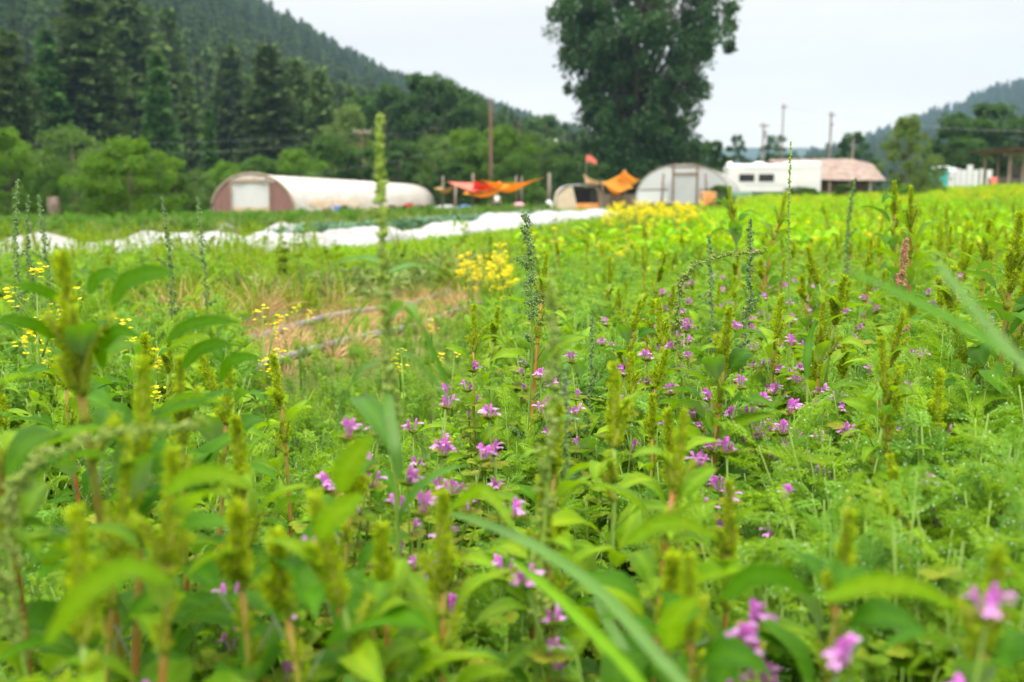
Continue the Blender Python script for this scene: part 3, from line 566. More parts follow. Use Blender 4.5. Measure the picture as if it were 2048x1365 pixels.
tri_cover('rough_meadow', ROUGH, 5200, 19, 62, -34, -14.8, 'rough weedy grass between the row covers and the trees', .5, .18, .62, pw=1.0, tilt=.25)
tri_cover('far_hedge_growth', LIMEY, 2200, 40, 75, -3, 24, 'lush bright green growth in front of the trailer', .30, .2, .5, keep=lambda x, y: sst(-2, 3, x-.1*y))
tri_cover('straw_litter', [tuft_mesh(.12, 57, M['straw'], 30, .05, 1.2)], 1500, 3.2, 10, -3.2, -1.7, 'dry brown stalks lying on the bare soil strip', .12, .05, .13, tilt=.5)
# ------------------------------------------------------------------ trees
def conifer_meshes(h, w, seed, m, dens=1.0, bare=.06, pw=.85):
    global rng; keep = rng; rng = np.random.default_rng(seed); tr, cr = Geo(), Geo()
    addtube(tr, [(0, 0, -.5), (0, 0, h*.5), (0, 0, h*.97)], [h*.013, h*.008, .03], 7)
    nw = int(46*dens); P_, D_, S_ = [], [], []
    for i in range(nw):
        t = bare+(1-bare)*(i+.5)/nw; z = t*h; R_ = w*1.25*(1-t)**pw*rng.uniform(.65, 1.2)+.12; nb = 7
        for a in rng.random()*6+np.arange(nb)*6.283/nb+rng.normal(0, .2, nb):
            Rb = R_*rng.uniform(.55, 1.15); el = rng.uniform(-.25, .15)+.5*t
            nc = max(2, int(Rb/.42))
            for q in np.linspace(.25, 1, nc):
                c = np.array([math.cos(a)*Rb*q, math.sin(a)*Rb*q, z+Rb*q*math.sin(el)-.15*Rb*q*q])
                for _ in range(3):
                    P_.append(c+rng.normal(0, .18, 3)*[1, 1, .6]); b = a+rng.normal(0, .9); D_.append((math.cos(b), math.sin(b), rng.normal(-.05, .35))); S_.append(rng.uniform(.55, 1.05)*(h/24)**.5)
    P_ = np.array(P_); S_ = np.array(S_); n = len(P_)
    cr.inst(DIA, basis(np.array(D_), rng.random(n)*6, np.stack([S_*.75, S_*1.1, S_], -1)), P_, t=np.clip(rng.random(n)*.7+.3*np.sin(P_[:, 2]*2+P_[:, 0]*1.3), 0, 1))
    r = (tr.mesh('conifer_trunk', M['bark']), cr.mesh('conifer_crown', m), h); rng = keep; return r
def broad_meshes(h, w, seed, m, clumps=46, per=150, ls=.3, z0=.12, top=1.0, prof=None, cs=.17, limbs=12, tr_r=.02, tp=.9):
    """crown of leaf clumps; prof(t) gives the half width of the crown at height fraction t"""
    global rng; keep = rng; rng = np.random.default_rng(seed); tr, cr = Geo(), Geo()
    prof = prof or (lambda t: w*np.sqrt(np.clip(1-((t-.38)/.64)**2, .02, 1))*(1+.18*math.sin(t*23+seed)))
    addtube(tr, [(0, 0, -.4), (.01*h, 0, h*.2), (-.01*h, .01*h, h*.5), (0, 0, h*.8)], [h*tr_r, h*tr_r*.8, h*tr_r*.5, h*tr_r*.15], 8)
    C_ = []
    for i in range(clumps):
        t = z0+(1-z0)*rng.random()**tp; r_ = float(prof(t))*rng.uniform(.2, 1.0)**.5*rng.uniform(.75, 1.12); a = rng.random()*6.28; C_.append((math.cos(a)*r_, math.sin(a)*r_, t*h))
    C_ = np.array(C_)
    for c in C_[:limbs]: addtube(tr, [(0, 0, c[2]*.45), c*.5+np.array([0, 0, c[2]*.15]), c], [h*tr_r*.35, h*tr_r*.2, h*tr_r*.05], 5)
    for c in C_:
        k = int(per*rng.uniform(.6, 1.3)); rad = cs*w*rng.uniform(.35, 1.5)*np.array([1, 1, rng.uniform(.5, 1.1)]); d = rdir(k); p = c+d*rad*rng.random(k)[:, None]**.35+rng.normal(0, .06*w*cs, (k, 3))
        nd = norm(rdir(k)+d*.4); s = ls*rng.uniform(.6, 1.3, k); cr.inst(KITE, basis(nd, rng.random(k)*6, np.stack([s*.8, s, s], -1)), p, t=np.clip(rng.random(k)*.6+rng.random()*.4, 0, 1))
    r = (tr.mesh('tree_trunk', M['bark']), cr.mesh('tree_crown', m), h); rng = keep; return r
def place_tree(name, mm, px, Y, h, label, cat='tree', group=None, wx=1.0, dz=0, rz=None):
    p = G0(px, Y); t = thing(name, (p.x, Y, p.z+dz), rng.random()*6.28 if rz is None else rz, label, cat, group); s = h/mm[2]; t.scale = (s*wx, s*wx, s)
    link('trunk', mm[0], t); link('crown', mm[1], t); return t
CON = [conifer_meshes(26, 4.2, 71, M['conifer']), conifer_meshes(26, 3.6, 72, M['conifer'], .9, .1), conifer_meshes(26, 4.9, 73, M['conifer'], 1.15, .08, .6), conifer_meshes(22, 3.3, 74, M['conifer_b'], 1.1, .03)]
def top_h(py, Y, px): return float(P(px, py, Y).z)-float(G0(px, Y).z)
GC = 'tall conifers at the foot of the hill'
for i, (px, py, Y, k, wx, lab) in enumerate([
    (-60, 30, 120, 2, 1.1, 'dark conifer at the very left edge of the photo'), (38, 66, 105, 2, .95, 'broad olive conifer with rounded top at far left'),
    (112, 62, 120, 3, 1.0, 'conifer with slim pale green tip second from the left edge'), (188, -26, 125, 2, 1.15, 'tallest dark conifer rising out of the frame at left'),
    (262, -60, 150, 2, 1.15, 'tall dark conifer behind the bright narrow one'), (326, 110, 112, 3, .95, 'narrow bright green conifer with a clean pointed top'),
    (385, 150, 150, 1, 1.0, 'thin sparse conifer right of the bright narrow one'), (352, 20, 170, 1, 1.0, 'bare looking brownish conifer high behind the others'),
    (425, 222, 118, 3, .8, 'small bright green conifer left above the white greenhouse'), (470, 95, 165, 2, .9, 'blunt topped conifer above the left greenhouse end'),
    (545, 92, 135, 2, 1.15, 'wide dark pine standing behind the greenhouse doorway'), (600, 120, 155, 2, 1.0, 'dark conifer right of the wide pine'),
    (645, 140, 140, 2, .9, 'rounded conifer left of the pale poplars'), (705, 175, 175, 1, 1.0, 'slim conifer on the lower slope near the big seed spike'),
    (968, 200, 190, 1, .8, 'slim dark spruce beside the tall wooden pole'), (1008, 212, 230, 1, .7, 'thin pointed spruce right of the tall wooden pole'), (1024, 220, 235, 1, .6, 'thinnest spruce top in the gap of sky by the poles'),
    (1130, 246, 260, 1, .8, 'lone thin spruce left of the great cottonwood')]):
    place_tree('conifer', CON[k], px, Y, top_h(py, Y, px), lab, 'conifer', GC, wx)
# the great cottonwood
def cprof(t): return np.interp(t, [0, .08, .2, .35, .5, .62, .8, 1.0], [4, 7.0, 7.2, 8.2, 10.6, 11.6, 11.4, 7])
cw = broad_meshes(36, 10, 81, M['poplar_leaf'], 540, 190, .42, .03, prof=cprof, cs=.15, limbs=90, tr_r=.02, tp=.85)
place_tree('cottonwood_tree', cw, 1278, 118, 36, 'huge dark cottonwood towering over the hoop houses', rz=1.0, wx=.93)
BR = [broad_meshes(10, 4.6, 82, M['mid_leaf'], 130, 110, .30, z0=.03, tp=1.15), broad_meshes(10, 4.2, 83, M['dark_leaf'], 60, 150, .36, z0=.06), broad_meshes(10, 5.0, 84, M['lime_leaf'], 150, 110, .28, z0=.02, tp=1.2), broad_meshes(10, 3.8, 85, M['pale_leaf'], 110, 90, .28, z0=.03),
      broad_meshes(10, 3.0, 86, M['haze_leaf'], 40, 120, .34), broad_meshes(10, 4.6, 87, M['pale_mid'], 130, 110, .24, z0=.0, tp=1.2), broad_meshes(10, 3.9, 88, M['dark_leaf'], 70, 150, .3, z0=.03)]
GB = 'leafy trees along the far edge of the field'
for (px, py, Y, k, wx, lab) in [
    (15, 268, 62, 2, 1.0, 'round green tree cut by the left edge'), (150, 262, 70, 5, 1.25, 'grey green tree between the two left fruit trees'), (105, 330, 60, 0, .8, 'low dark bush by the thick stump at left'),
    (262, 285, 46, 2, 1.35, 'spreading bright fruit tree left of the white greenhouse'), (215, 300, 52, 5, 1.1, 'darker half of the spreading fruit tree clump'),
    (352, 350, 58, 0, 1.1, 'low leafy bush touching the spreading fruit tree'), (395, 345, 75, 5, 1.2, 'small hazy bush close to the greenhouse end'),
    (455, 330, 92, 2, 1.1, 'young tree above the greenhouse end wall'), (520, 318, 96, 0, 1.2, 'round green tree behind the greenhouse arch'), (590, 305, 98, 2, 1.1, 'light green tree behind the front of the greenhouse roof'),
    (655, 275, 105, 0, 1.0, 'pale upright tree left of the short power pole'), (705, 220, 125, 3, .9, 'tall pale poplar behind the greenhouse roof'), (735, 300, 104, 6, 1.3, 'dark bush under the short power pole'),
    (800, 290, 102, 1, 1.4, 'dark green thicket right of the big seed spike'), (772, 180, 150, 1, .9, 'dark poplar on the left of the high poplar pair'), (850, 156, 150, 6, 1.05, 'highest dark poplar behind the greenhouse'), (905, 172, 160, 1, .9, 'dark poplar with drooping right side'), (942, 212, 150, 6, .9, 'dark round tree left of the tall wooden pole'),
    (870, 278, 104, 5, 1.3, 'mid green tree above the end of the greenhouse'), (930, 268, 106, 2, 1.2, 'bright lime tree left of the tall wooden pole'), (905, 330, 98, 6, 1.2, 'dark shrub behind the tan shade sail'), (1000, 262, 104, 2, 1.1, 'bright lime tree above the orange shade sail'),
    (1060, 272, 106, 5, 1.2, 'tree between the orange sail and the cottonwood'), (1035, 315, 96, 0, 1.1, 'green bush right behind the long orange sail'), (1120, 290, 112, 6, 1.1, 'dark tree beside the left foot of the cottonwood'), (1150, 315, 100, 1, 1.1, 'dark bush above the cream shelter'), (1200, 330, 108, 6, 1.3, 'dark shrub under the left of the cottonwood'), (1085, 235, 210, 6, 1.0, 'distant dark tree in the notch of the ridge'),
    (1425, 285, 125, 6, 1.0, 'dark leaning tree at the right foot of the cottonwood'), (1380, 330, 112, 1, 1.6, 'dark shrub behind the clear hoop house'),
    (1474, 276, 190, 4, .75, 'narrow hazy grey tree above the trailer left end'), (1542, 276, 180, 4, 1.25, 'hazy round tree between the trailer poles'),
    (1702, 268, 150, 6, .85, 'dark green tree behind the rusty barn roof'), (1745, 320, 150, 6, .8, 'dark bush behind the right end of the barn'),
    (1808, 238, 62, 3, .95, 'pale willowy tree with wispy tips right of the barn'), (1868, 312, 64, 3, .8, 'smaller pale willow in front of the teal shed'),
    (1905, 232, 120, 1, 1.2, 'dark round tree left in the right hand grove'), (1965, 212, 125, 6, 1.2, 'highest dark tree of the right hand grove'), (2030, 236, 120, 1, 1.3, 'dark tree at the right edge of the photo'), (1925, 280, 105, 6, 1.4, 'low dark tree above the white fence panels'), (2100, 220, 115, 6, 1.3, 'dark tree just past the right edge')]:
    place_tree('broadleaf_tree', BR[k], px, Y, top_h(py, Y, px), lab, 'tree', GB, wx*(1.0 if py > 290 else .9))
for (px, py, Y, k, wx, lab) in [(1688, 370, 58, 6, 2.2, 'dark round bush in the bright growth before the barn'), (1440, 372, 60, 0, 1.6, 'green bush behind the orange crate'), (1075, 385, 74, 0, 1.3, 'olive bush right of the pink cloth heap'), (1800, 372, 56, 2, 2.2, 'bright bush below the willowy tree'), (1600, 375, 62, 0, 3.4, 'bright low bush under the trailer')]:
    place_tree('bush', BR[k], px, Y, top_h(py, Y, px), lab, 'bush', 'bushes at the far edge of the field', wx)
# conifers on the hill: one far wood
def on_hill(V, n, t0, t1, seed, cols=90, rows=50):
    r = np.random.default_rng(seed); V = V.reshape(rows, cols, 3); out_ = []
    area = np.linalg.norm(np.cross(V[1:, :-1]-V[:-1, :-1], V[:-1, 1:]-V[:-1, :-1]), axis=-1); a0, a1 = int(t0/1.45*49), int(t1/1.45*49)
    A = area[a0:a1]; pr = (A/A.sum()).ravel(); q = r.choice(len(pr), n, p=pr); j, i = q//(cols-1)+a0, q % (cols-1); u, v = r.random(n)[:, None], r.random(n)[:, None]
    return V[j, i]*(1-u)*(1-v)+V[j, i+1]*u*(1-v)+V[j+1, i]*(1-u)*v+V[j+1, i+1]*u*v
p = on_hill(HL, 9000, .03, 1.1, 5); scatter('hill_forest', [c[1] for c in CON[:3]], p, rng.uniform(.35, .85, len(p))*(1-.45*sst(-70, 40, p[:, 0])), 'conifer forest covering the left hillside', tilt=.04)
p = on_hill(HR, 7000, .1, 1.15, 6); scatter('far_hill_forest', [c[1] for c in CON[:2]], p, rng.uniform(.5, 1.0, len(p)), 'blue green forest on the far right hill', tilt=.04)
# ------------------------------------------------------------------ structures
def arch_pts(hw, hh, n=20, e=1.0):
    a = np.linspace(0, math.pi, n+1); return np.stack([-hw*np.cos(a), hh*np.sin(a)**e], -1)
def patchgrid(g, fn, nu, nv, t=.5, m=0, keep=None):
    v, f = sheet(fn, nu, nv)
    if keep is not None:
        c = v[f].mean(1); f = f[keep(c)]
    return g.add(v, f, t, m)
# -- white poly greenhouse (local y runs away from the camera)
fx, fY = -16.0, 62.0; bx, bY = -10.2, 100.0; ln = math.hypot(bx-fx, bY-fY); rzg = -math.atan2(bx-fx, bY-fY)
gh = thing('poly_greenhouse', (fx, fY, float(gz(fx, fY))-.05), rzg, 'long white plastic greenhouse with mauve end panels and mud stained sides', 'greenhouse')
HWG, HHG = 2.75, 2.85
def skin(u, v):
    a = math.pi*u; y = v*ln; sag = 1-.022*np.abs(np.sin(v*math.pi*17)); bul = 1+.012*np.sin(v*40+u*9)
    return -HWG*np.cos(a)*sag*bul, y, HHG*np.sin(a)**.85*sag
g = Geo()
def keep_skin(c):
    u = (c[:, 1]/ln); z = c[:, 2]; right = c[:, 0] > 0
    op = (((u > .10) & (u < .34) & (z < .95-8*(u-.22)**2*4)) | ((u > .56) & (u < .93) & (z < .85))) & right
    return ~op
patchgrid(g, skin, 41, 150, keep=keep_skin)
part('plastic_cover', g, M['film'], gh)
g = Geo()
def hem(u0, u1, z0, dz):
    def fn(u, v):
        q = u0+(u1-u0)*u; z = z0+dz*v+.1*np.sin(u*21)*(1-v); a = np.arcsin(np.clip(z/HHG, 0, 1)**(1/.85)); return HWG*np.cos(a)*.985+.05+0*q, q*ln, z
    return fn
patchgrid(g, hem(.08, .36, .8, .42), 30, 4); patchgrid(g, hem(.36, .55, .25, .5), 20, 4); patchgrid(g, hem(.55, .94, .78, .14), 30, 3); part('stained_side_flap', g, M['film_tan'], gh)
g = Geo()
for i in range(0, 18):
    y = ln*i/17; A = arch_pts(HWG-.05, HHG-.05, 14, .85); addtube(g, [(x, y, z) for x, z in A], .03, 5)
part('hoop_frame', g, M['greymetal'], gh)
g = Geo(); A = arch_pts(HWG+.03, HHG+.03, 20, .85); addtube(g, [(x, -.03, z) for x, z in A], .09, 6); part('end_arch', g, M['timber'], gh)
def panel(x0, x1, y=-.02):
    def fn(u, v):
        x = x0+(x1-x0)*u; top = HHG*np.sin(np.arccos(np.clip(-x/HWG, -1, 1)))**.85-.06; top = np.minimum(top, 2.35); return x, y+.02*np.sin(x*40), top*v
    return fn
for x0, x1 in ((-2.6, -1.35), (1.15, 2.6)):
    g = Geo(); patchgrid(g, panel(x0, x1), 40, 4); part('end_panel', g, M['mauve'], gh)
g = Geo()
for x in (-1.35, 1.15): addbox(g, (x, -.08, 1.2), (.1, .1, 2.4))
addbox(g, (-.1, -.08, 2.42), (2.7, .12, .12)); part('door_frame', g, M['timber'], gh)
g = Geo(); patchgrid(g, lambda u, v: (-1.3+2.4*u, .02+.05*np.sin(u*9)+0*v, .75*(1-v)*(0*u+1)+2.36*v-.75*(1-v)*(1-sst(.05, .5, u))*.9), 20, 10); part('door_curtain', g, M['film_white'], gh)
g = Geo(); patchgrid(g, lambda u, v: (-1.3+2.4*u, -.02+.04*np.sin(u*9)+0*v, .55+.3*v-.5*(1-sst(.0, .5, u))*(1-v)), 20, 4); patchgrid(g, lambda u, v: (-1.35+2.5*u, -.03+0*v, 2.38+.22*v*np.sin(u*3.14)), 20, 3); part('curtain_hem', g, M['film_tan'], gh)
def at_gh(lx, ly, lz=0):
    q = Matrix.Rotation(rzg, 4, 'Z') @ Vector((lx, ly, lz)); return (fx+q.x, fY+q.y, float(gz(fx, fY))-.05+lz)
# things in the greenhouse openings
g = Geo(); addbox(g, (0, 0, .3), (.45, .4, .6), bev=.05); t = thing('crate', at_gh(2.3, 6.2, .15), rzg, 'orange crate in the first side opening of the white greenhouse', 'crate'); part('box', g, M['orange'], t)
g = Geo(); addbox(g, (0, 0, .60), (.5, .44, .05), bev=.01); part('rim', g, M['black'], t)
def barrel(name, loc, r, h, m, lab, cat, lying=False):
    t = thing(name, loc, rzg, lab, cat); g = Geo(); zz = np.linspace(0, h, 9); addtube(g, [(0, 0, z) for z in zz], [r*(.93+.07*math.sin(math.pi*z/h))*(1.03 if k in (2, 6) else 1) for k, z in enumerate(zz)], 16); o = part('body', g, m, t)
    g = Geo(); addtube(g, [(0, 0, h-.01), (0, 0, h+.04)], r*.97, 16); part('lid', g, M['black'], t)
    if lying: t.rotation_euler = (R(88), 0, rzg+.9)
    return t
barrel('water_barrel', at_gh(2.35, 8.0, .45), .42, 1.5, M['blue'], 'dark blue barrel lying in the first greenhouse side opening', 'barrel', True)
def sack(name, loc, s, m, lab, cat='sack'):
    t = bpy.data.objects.new(name, None); g = Geo(); v, f = sheet(lambda u, v: (np.cos(u*6.283)*np.sin(v*math.pi)*s[0]*(1+.12*np.sin(u*19+v*7)), np.sin(u*6.283)*np.sin(v*math.pi)*s[1]*(1+.1*np.sin(u*13)), (1-np.cos(v*math.pi))/2*s[2]*(1+.05*np.sin(u*12))), 25, 13)
    g.add(v, f); o = link(name, g.mesh(name, m), None, loc); return tag(o, lab, cat)
sack('feed_sack', at_gh(2.45, 7.1, .1), (.42, .35, .75), M['film_white'], 'pale sack slumped beside the orange crate')
for i, (ly, w_) in enumerate([(27.2, .55), (28.6, .6)]):
    g = Geo(); patchgrid(g, lambda u, v: (0*u+.06*np.sin(u*11)*v, (u-.5)*2*w_*(1+.25*v), 1.0-(.95-.25*np.abs(u-.5))*v+0*u), 14, 8)
    o = link('hanging_cloth', g.mesh('hanging_cloth', M['red']), None, at_gh(HWG-.02, ly, .0)); o.rotation_euler[2] = rzg; tag(o, 'left red cloth hanging at the second greenhouse opening' if i == 0 else 'right red cloth hanging at the second greenhouse opening', 'cloth', 'red cloths at the greenhouse')
for i in range(6):
    ly = 22.6+i*2.3; g = Geo(); addbox(g, (0, 0, .45), (.5, .9, .8), bev=.04); addbox(g, (0, 0, .88), (.6, 1.0, .06), bev=.01)
    o = link('storage_bin', g.mesh('storage_bin', [M['black'], M['barnwood'], M['greymetal']][i % 3]), None, at_gh(1.9, ly, 0)); o.rotation_euler[2] = rzg; tag(o, ['black bin first from the left in the second greenhouse opening', 'brown box next to the first black bin in the greenhouse', 'grey bin behind the red cloths', 'black bin right of the red cloths', 'brown box second from the right in the greenhouse opening', 'grey bin at the right end of the greenhouse opening'][i], 'bin', 'bins in the greenhouse')
# -- poles and shade sails
def post(px, Y, py, m, lab, r=.09, group='posts of the shade sails', name='wooden_post'):
    p = G0(px, Y); h = top_h(py, Y, px); g = Geo(); addtube(g, [(0, 0, -.3), (0, 0, h*.5), (.02, 0, h)], [r, r*.95, r*.85], 8); o = link(name, g.mesh(name, m), None, p); tag(o, lab, 'post', group); return (p.x, Y, p.z+h)
YS = 88
post(886, YS, 352, M['timber_grey'], 'grey post left of the tan shade sail'); post(911, YS-2, 366, M['timber'], 'short brown post under the tan shade sail'); post(946, YS, 347, M['timber_grey'], 'grey post where the red sails meet')
post(1032, YS+4, 352, M['timber_grey'], 'left post of the close pair under the orange sail'); post(1043, YS+5, 354, M['timber_grey'], 'right post of the close pair under the orange sail'); post(1098, YS, 346, M['timber_grey'], 'thick grey post at the right end of the orange sail', .15)
def sail(c, m, lab, sag=.6, name='shade_sail', edge=.12, n=22):
    """c: four corners (px, py, Y)"""
    c = [np.array(P(*q)) for q in c]; o_ = sum(c)/4; g = Geo()
    def fn(u, v):
        out_ = []
        uu, vv = u, v
        e = (np.abs(2*uu-1)**2+np.abs(2*vv-1)**2)*.5; pull = 1-edge*(1-np.abs(2*uu-1)**2)*np.abs(2*vv-1)-edge*(1-np.abs(2*vv-1)**2)*np.abs(2*uu-1)
        for k in range(3):
            q = c[0][k]*(1-uu)*(1-vv)+c[1][k]*uu*(1-vv)+c[2][k]*uu*vv+c[3][k]*(1-uu)*vv
            q = o_[k]+(q-o_[k])*pull
            if k == 2: q = q-sag*(1-(2*uu-1)**2)*(1-.6*(2*vv-1)**2)
            out_.append(q)
        return out_
    patchgrid(g, fn, n, n); me = g.mesh(name, m); o = link(name, me); md = o.modifiers.new('thick', 'SOLIDIFY'); md.thickness = .02
    ce = Vector(o_); me.transform(Matrix.Translation(-ce)); o.location = ce; return tag(o, lab, 'shade sail', 'cloth shade sails')
sail([(958, 360, 87), (1088, 356, 86), (1030, 373, 93), (975, 366, 93)], M['sail_orange'], 'long orange shade sail between the grey posts', .9)
sail([(925, 388, 84), (1020, 372, 84), (1000, 362, 92), (940, 372, 92)], M['sail_orange'], 'lower orange shade sail above the person', .9)
sail([(896, 364, 88), (950, 384, 85), (985, 372, 90), (940, 366, 92)], M['salmon'], 'pale red shade sail left of the grey post', .3)
sail([(948, 360, 86), (985, 372, 85), (980, 380, 88), (944, 380, 88)], M['sail_red'], 'bright red shade sail between the orange ones', .2)
sail([(868, 377, 86), (911, 370, 86), (908, 376, 90), (880, 374, 90)], M['sail_tan'], 'small tan shade sail by the greenhouse end', .55)
sail([(1201, 364, 80), (1248, 340, 80), (1278, 360, 84), (1215, 372, 84)], M['sail_orange'], 'steep orange shade sail right of the cream shelter', 1.1)
sail([(1204, 366, 78), (1242, 384, 78), (1268, 376, 82), (1249, 344, 82)], M['sail_orange'], 'hanging orange cloth below the steep sail', .4)
sail([(1166, 348, 79), (1202, 364, 79), (1200, 370, 84), (1170, 366, 84)], M['sail_cream'], 'cream shade sail over the cream shelter', .2)
sail([(1254, 352, 86), (1282, 360, 86), (1272, 366, 90), (1252, 366, 90)], M['sail_cream'], 'small cream sail behind the steep orange sail', .3)
post(1205, 81, 362, M['timber_grey'], 'grey post at the left of the steep orange sail', .1); post(1249, 82, 340, M['timber_grey'], 'grey post holding the peak of the steep orange sail', .1)
# -- cream shelter
def place_P(px, Y): p = G0(px, Y); return p
p = place_P(1158, 80); sh = thing('arched_shelter', p, 0, 'cream canvas arch shelter with dark inside and orange boards', 'shelter')
HWs, HHs, Ls = 1.85, 2.1, 3.6
g = Geo(); patchgrid(g, lambda u, v: (-HWs*np.cos(math.pi*u)**1*np.abs(np.cos(math.pi*u))**-.35 if False else -HWs*np.sign(np.cos(math.pi*u))*np.abs(np.cos(math.pi*u))**.6, v*Ls-0*u, HHs*np.sin(math.pi*u)**.55), 31, 8); part('canvas', g, M['cream'], sh)
g = Geo(); patchgrid(g, lambda u, v: (-HWs+.02+(HWs*.95)*u*(1-.25*v)+.0*v, .02+0*u, np.minimum(.0+2.0*v, HHs*np.sin(np.clip(np.arccos(np.clip(1-u*.9*(1-.25*v), -1, 1)), .05, 3))**.55*.99)), 14, 14); part('side_curtain', g, M['cream'], sh)
g = Geo()
for y in (0, Ls): addtube(g, [(-HWs*math.copysign(abs(math.cos(a))**.6, math.cos(a)), y-.03, HHs*math.sin(a)**.55) for a in np.linspace(0, math.pi, 22)], .04, 6)
part('frame', g, M['greymetal'], sh)
g = Geo(); addbox(g, (.2, .25, .35), (2.9, .3, .62), bev=.02); part('orange_boards', g, M['orange_wood'], sh)
g = Geo(); addbox(g, (.4, 1.6, 1.0), (2.4, .08, 1.7)); addbox(g, (1.15, .2, 1.35), (.5, .05, 1.2)); part('inside_shade', g, M['black'], sh)  # black panels paint the shade inside the shelter
# -- grey board fence section beneath the steep sail
p = place_P(1243, 84); fe = thing('board_fence', p, 0, 'grey board fence under the steep orange sail', 'fence'); g = Geo()
for i in range(16): addbox(g, (-1.9+i*.25, 0, .62), (.2, .03, 1.25+.08*math.sin(i*7)))
part('boards', g, M['timber_grey'], fe); g = Geo(); addbox(g, (0, .06, .35), (4, .05, .1)); addbox(g, (0, .06, .95), (4, .05, .1)); part('rail', g, M['timber'], fe)
# -- clear hoop house
Yh = 68; p = place_P(1365, Yh); p.z = float(P(1365, 408, Yh).z); gh2 = thing('hoop_house', p, 0, 'clear plastic hoop house with timber door frame', 'greenhouse'); hw, hh = 3.25, float(P(1365, 328, Yh).z-p.z); Lh = 14
ang2 = -math.atan2(3.9, Lh); gh2.rotation_euler[2] = ang2
g = Geo(); patchgrid(g, lambda u, v: (-hw*np.cos(math.pi*u)*(1-.01*np.abs(np.sin(v*28))), v*Lh, hh*np.sin(math.pi*u)**.8*(1-.015*np.abs(np.sin(v*28)))), 33, 60); part('plastic_cover', g, M['film_clear'], gh2)
g = Geo(); 
def endw(u, v):
    x = -hw*.985+2*hw*.985*u; return x, .0+0*v, hh*np.sin(np.arccos(np.clip(-x/hw, -1, 1)))**.8*v*.99
patchgrid(g, endw, 40, 16); part('end_wall', g, M['film_clear'], gh2)
g = Geo()
for i in range(8): addtube(g, [(x, i*Lh/7, z) for x, z in arch_pts(hw-.04, hh-.04, 18, .8)], .05, 5)
part('hoop_frame', g, M['timber_grey'], gh2)
g = Geo()
for x, hz in ((-.65, 1.0), (.95, 1.0), (-2.0, .0), (2.1, .0)):
    zt = hh*math.sin(math.acos(min(1, abs(x)/hw)))**.8 if hz else 0
    if hz: addbox(g, (x, -.06, zt/2), (.12, .1, zt*.98))
addbox(g, (.15, -.06, 2.0), (1.7, .1, .12)); addbox(g, (.15, -.05, hh*.93), (2.2, .08, .06)); addbox(g, (-2.0, -.05, .95), (2.0, .08, .06)); addbox(g, (2.1, -.05, .95), (1.9, .08, .06)); part('door_frame', g, M['timber_red'], gh2)
for x0, x1 in ((-2.95, -1.0), (1.3, 2.95)):
    g = Geo(); addbox(g, ((x0+x1)/2, -.04, .5), (x1-x0, .03, .75)); part('lower_panel', g, M['film_white'], gh2)
g = Geo(); addtube(g, [(.2+1.0*math.cos(a)*1.0, .25, 1.5*math.sin(a)) for a in np.linspace(0, math.pi, 14)], .07, 6); part('inner_arch', g, M['black'], gh2)
for i, (x, tl) in enumerate([(-1.35, .1), (1.65, -.12)]):
    g = Geo(); addtube(g, [(0, 0, -.1), (tl, 0, 2.0)], .07, 6); q = Matrix.Rotation(ang2, 4, 'Z') @ Vector((x, -.5, 0)); o = link('leaning_pole', g.mesh('leaning_pole', M['timber_red']), None, (p.x+q.x, p.y+q.y, p.z)); tag(o, ['brown pole left of the hoop house doorway', 'brown pole right of the hoop house doorway'][i], 'pole', 'poles at the hoop house door')
# orange cabinet and netted bed
p = place_P(1416, 60); g = Geo(); t = thing('wooden_crate', p, 0, 'orange wooden crate at the right of the clear hoop house', 'crate'); z1 = float(P(1416, 385, 60).z-p.z)
for i in range(4): addbox(g, (0, 0, .1+z1*(i+.5)/4.3), (.86, .7, z1/4.3-.03), bev=.015)
part('slats', g, M['orange_wood'], t); g = Geo()
for x in (-.42, .42):
    for y in (-.34, .34): addbox(g, (x, y, z1/2), (.08, .08, z1))
part('corner_posts', g, M['timber'], t)
p = place_P(1466, 62); t = thing('netted_bed', p, 0, 'raised bed tented with green netting beside the orange crate', 'garden bed'); zt = float(P(1466, 383, 62).z-p.z); zb = float(P(1466, 412, 62).z-p.z)
g = Geo(); addbox(g, (0, 0, zb+.1), (2.3, 1.4, .3), bev=.02); part('timber_edge', g, M['timber_red'], t)
g = Geo(); patchgrid(g, lambda u, v: (-1.05+2.1*u, -.62*np.cos(math.pi*v), zb+.25+(zt-zb-.25)*np.sin(math.pi*v)**.5*(1-.07*np.abs(np.sin(u*12)))), 30, 16); part('netting', g, M['net'], t)
# -- trailer
Yt = 92; xa, xb = G0(1455, Yt).x, G0(1641, Yt).x; zt = float(P(1550, 328, Yt).z); z0 = float(gz(xb, Yt)); Lt = xb-xa; Ht = zt-z0-.55
tv = thing('travel_trailer', ((xa+xb)/2, Yt+1.2, z0), 0, 'long white travel trailer parked before the rusty barn', 'trailer')
g = Geo(); addbox(g, (.3, 0, .55+Ht/2), (Lt-.6, 2.45, Ht), bev=.14); addbox(g, (-Lt/2+.6, 0, .55+Ht*.62), (1.2, 2.44, Ht*.72), bev=.22); addbox(g, (Lt/2-1.5, 0, .6+Ht*.56), (2.9, 2.5, Ht*1.0), bev=.12); part('body', g, M['rv'], tv)
zw = float(P(1500, 356, Yt).z)-z0
for pxc in (1492, 1531):
    xw = G0(pxc, Yt).x-(xa+xb)/2; g = Geo(); addbox(g, (xw, -1.245, zw), (1.4, .05, .66), bev=.02); o = part('window', g, M['black'], tv); g = Geo(); addbox(g, (xw, -1.275, zw), (1.28, .02, .55)); part('pane', g, M['glass'], o)
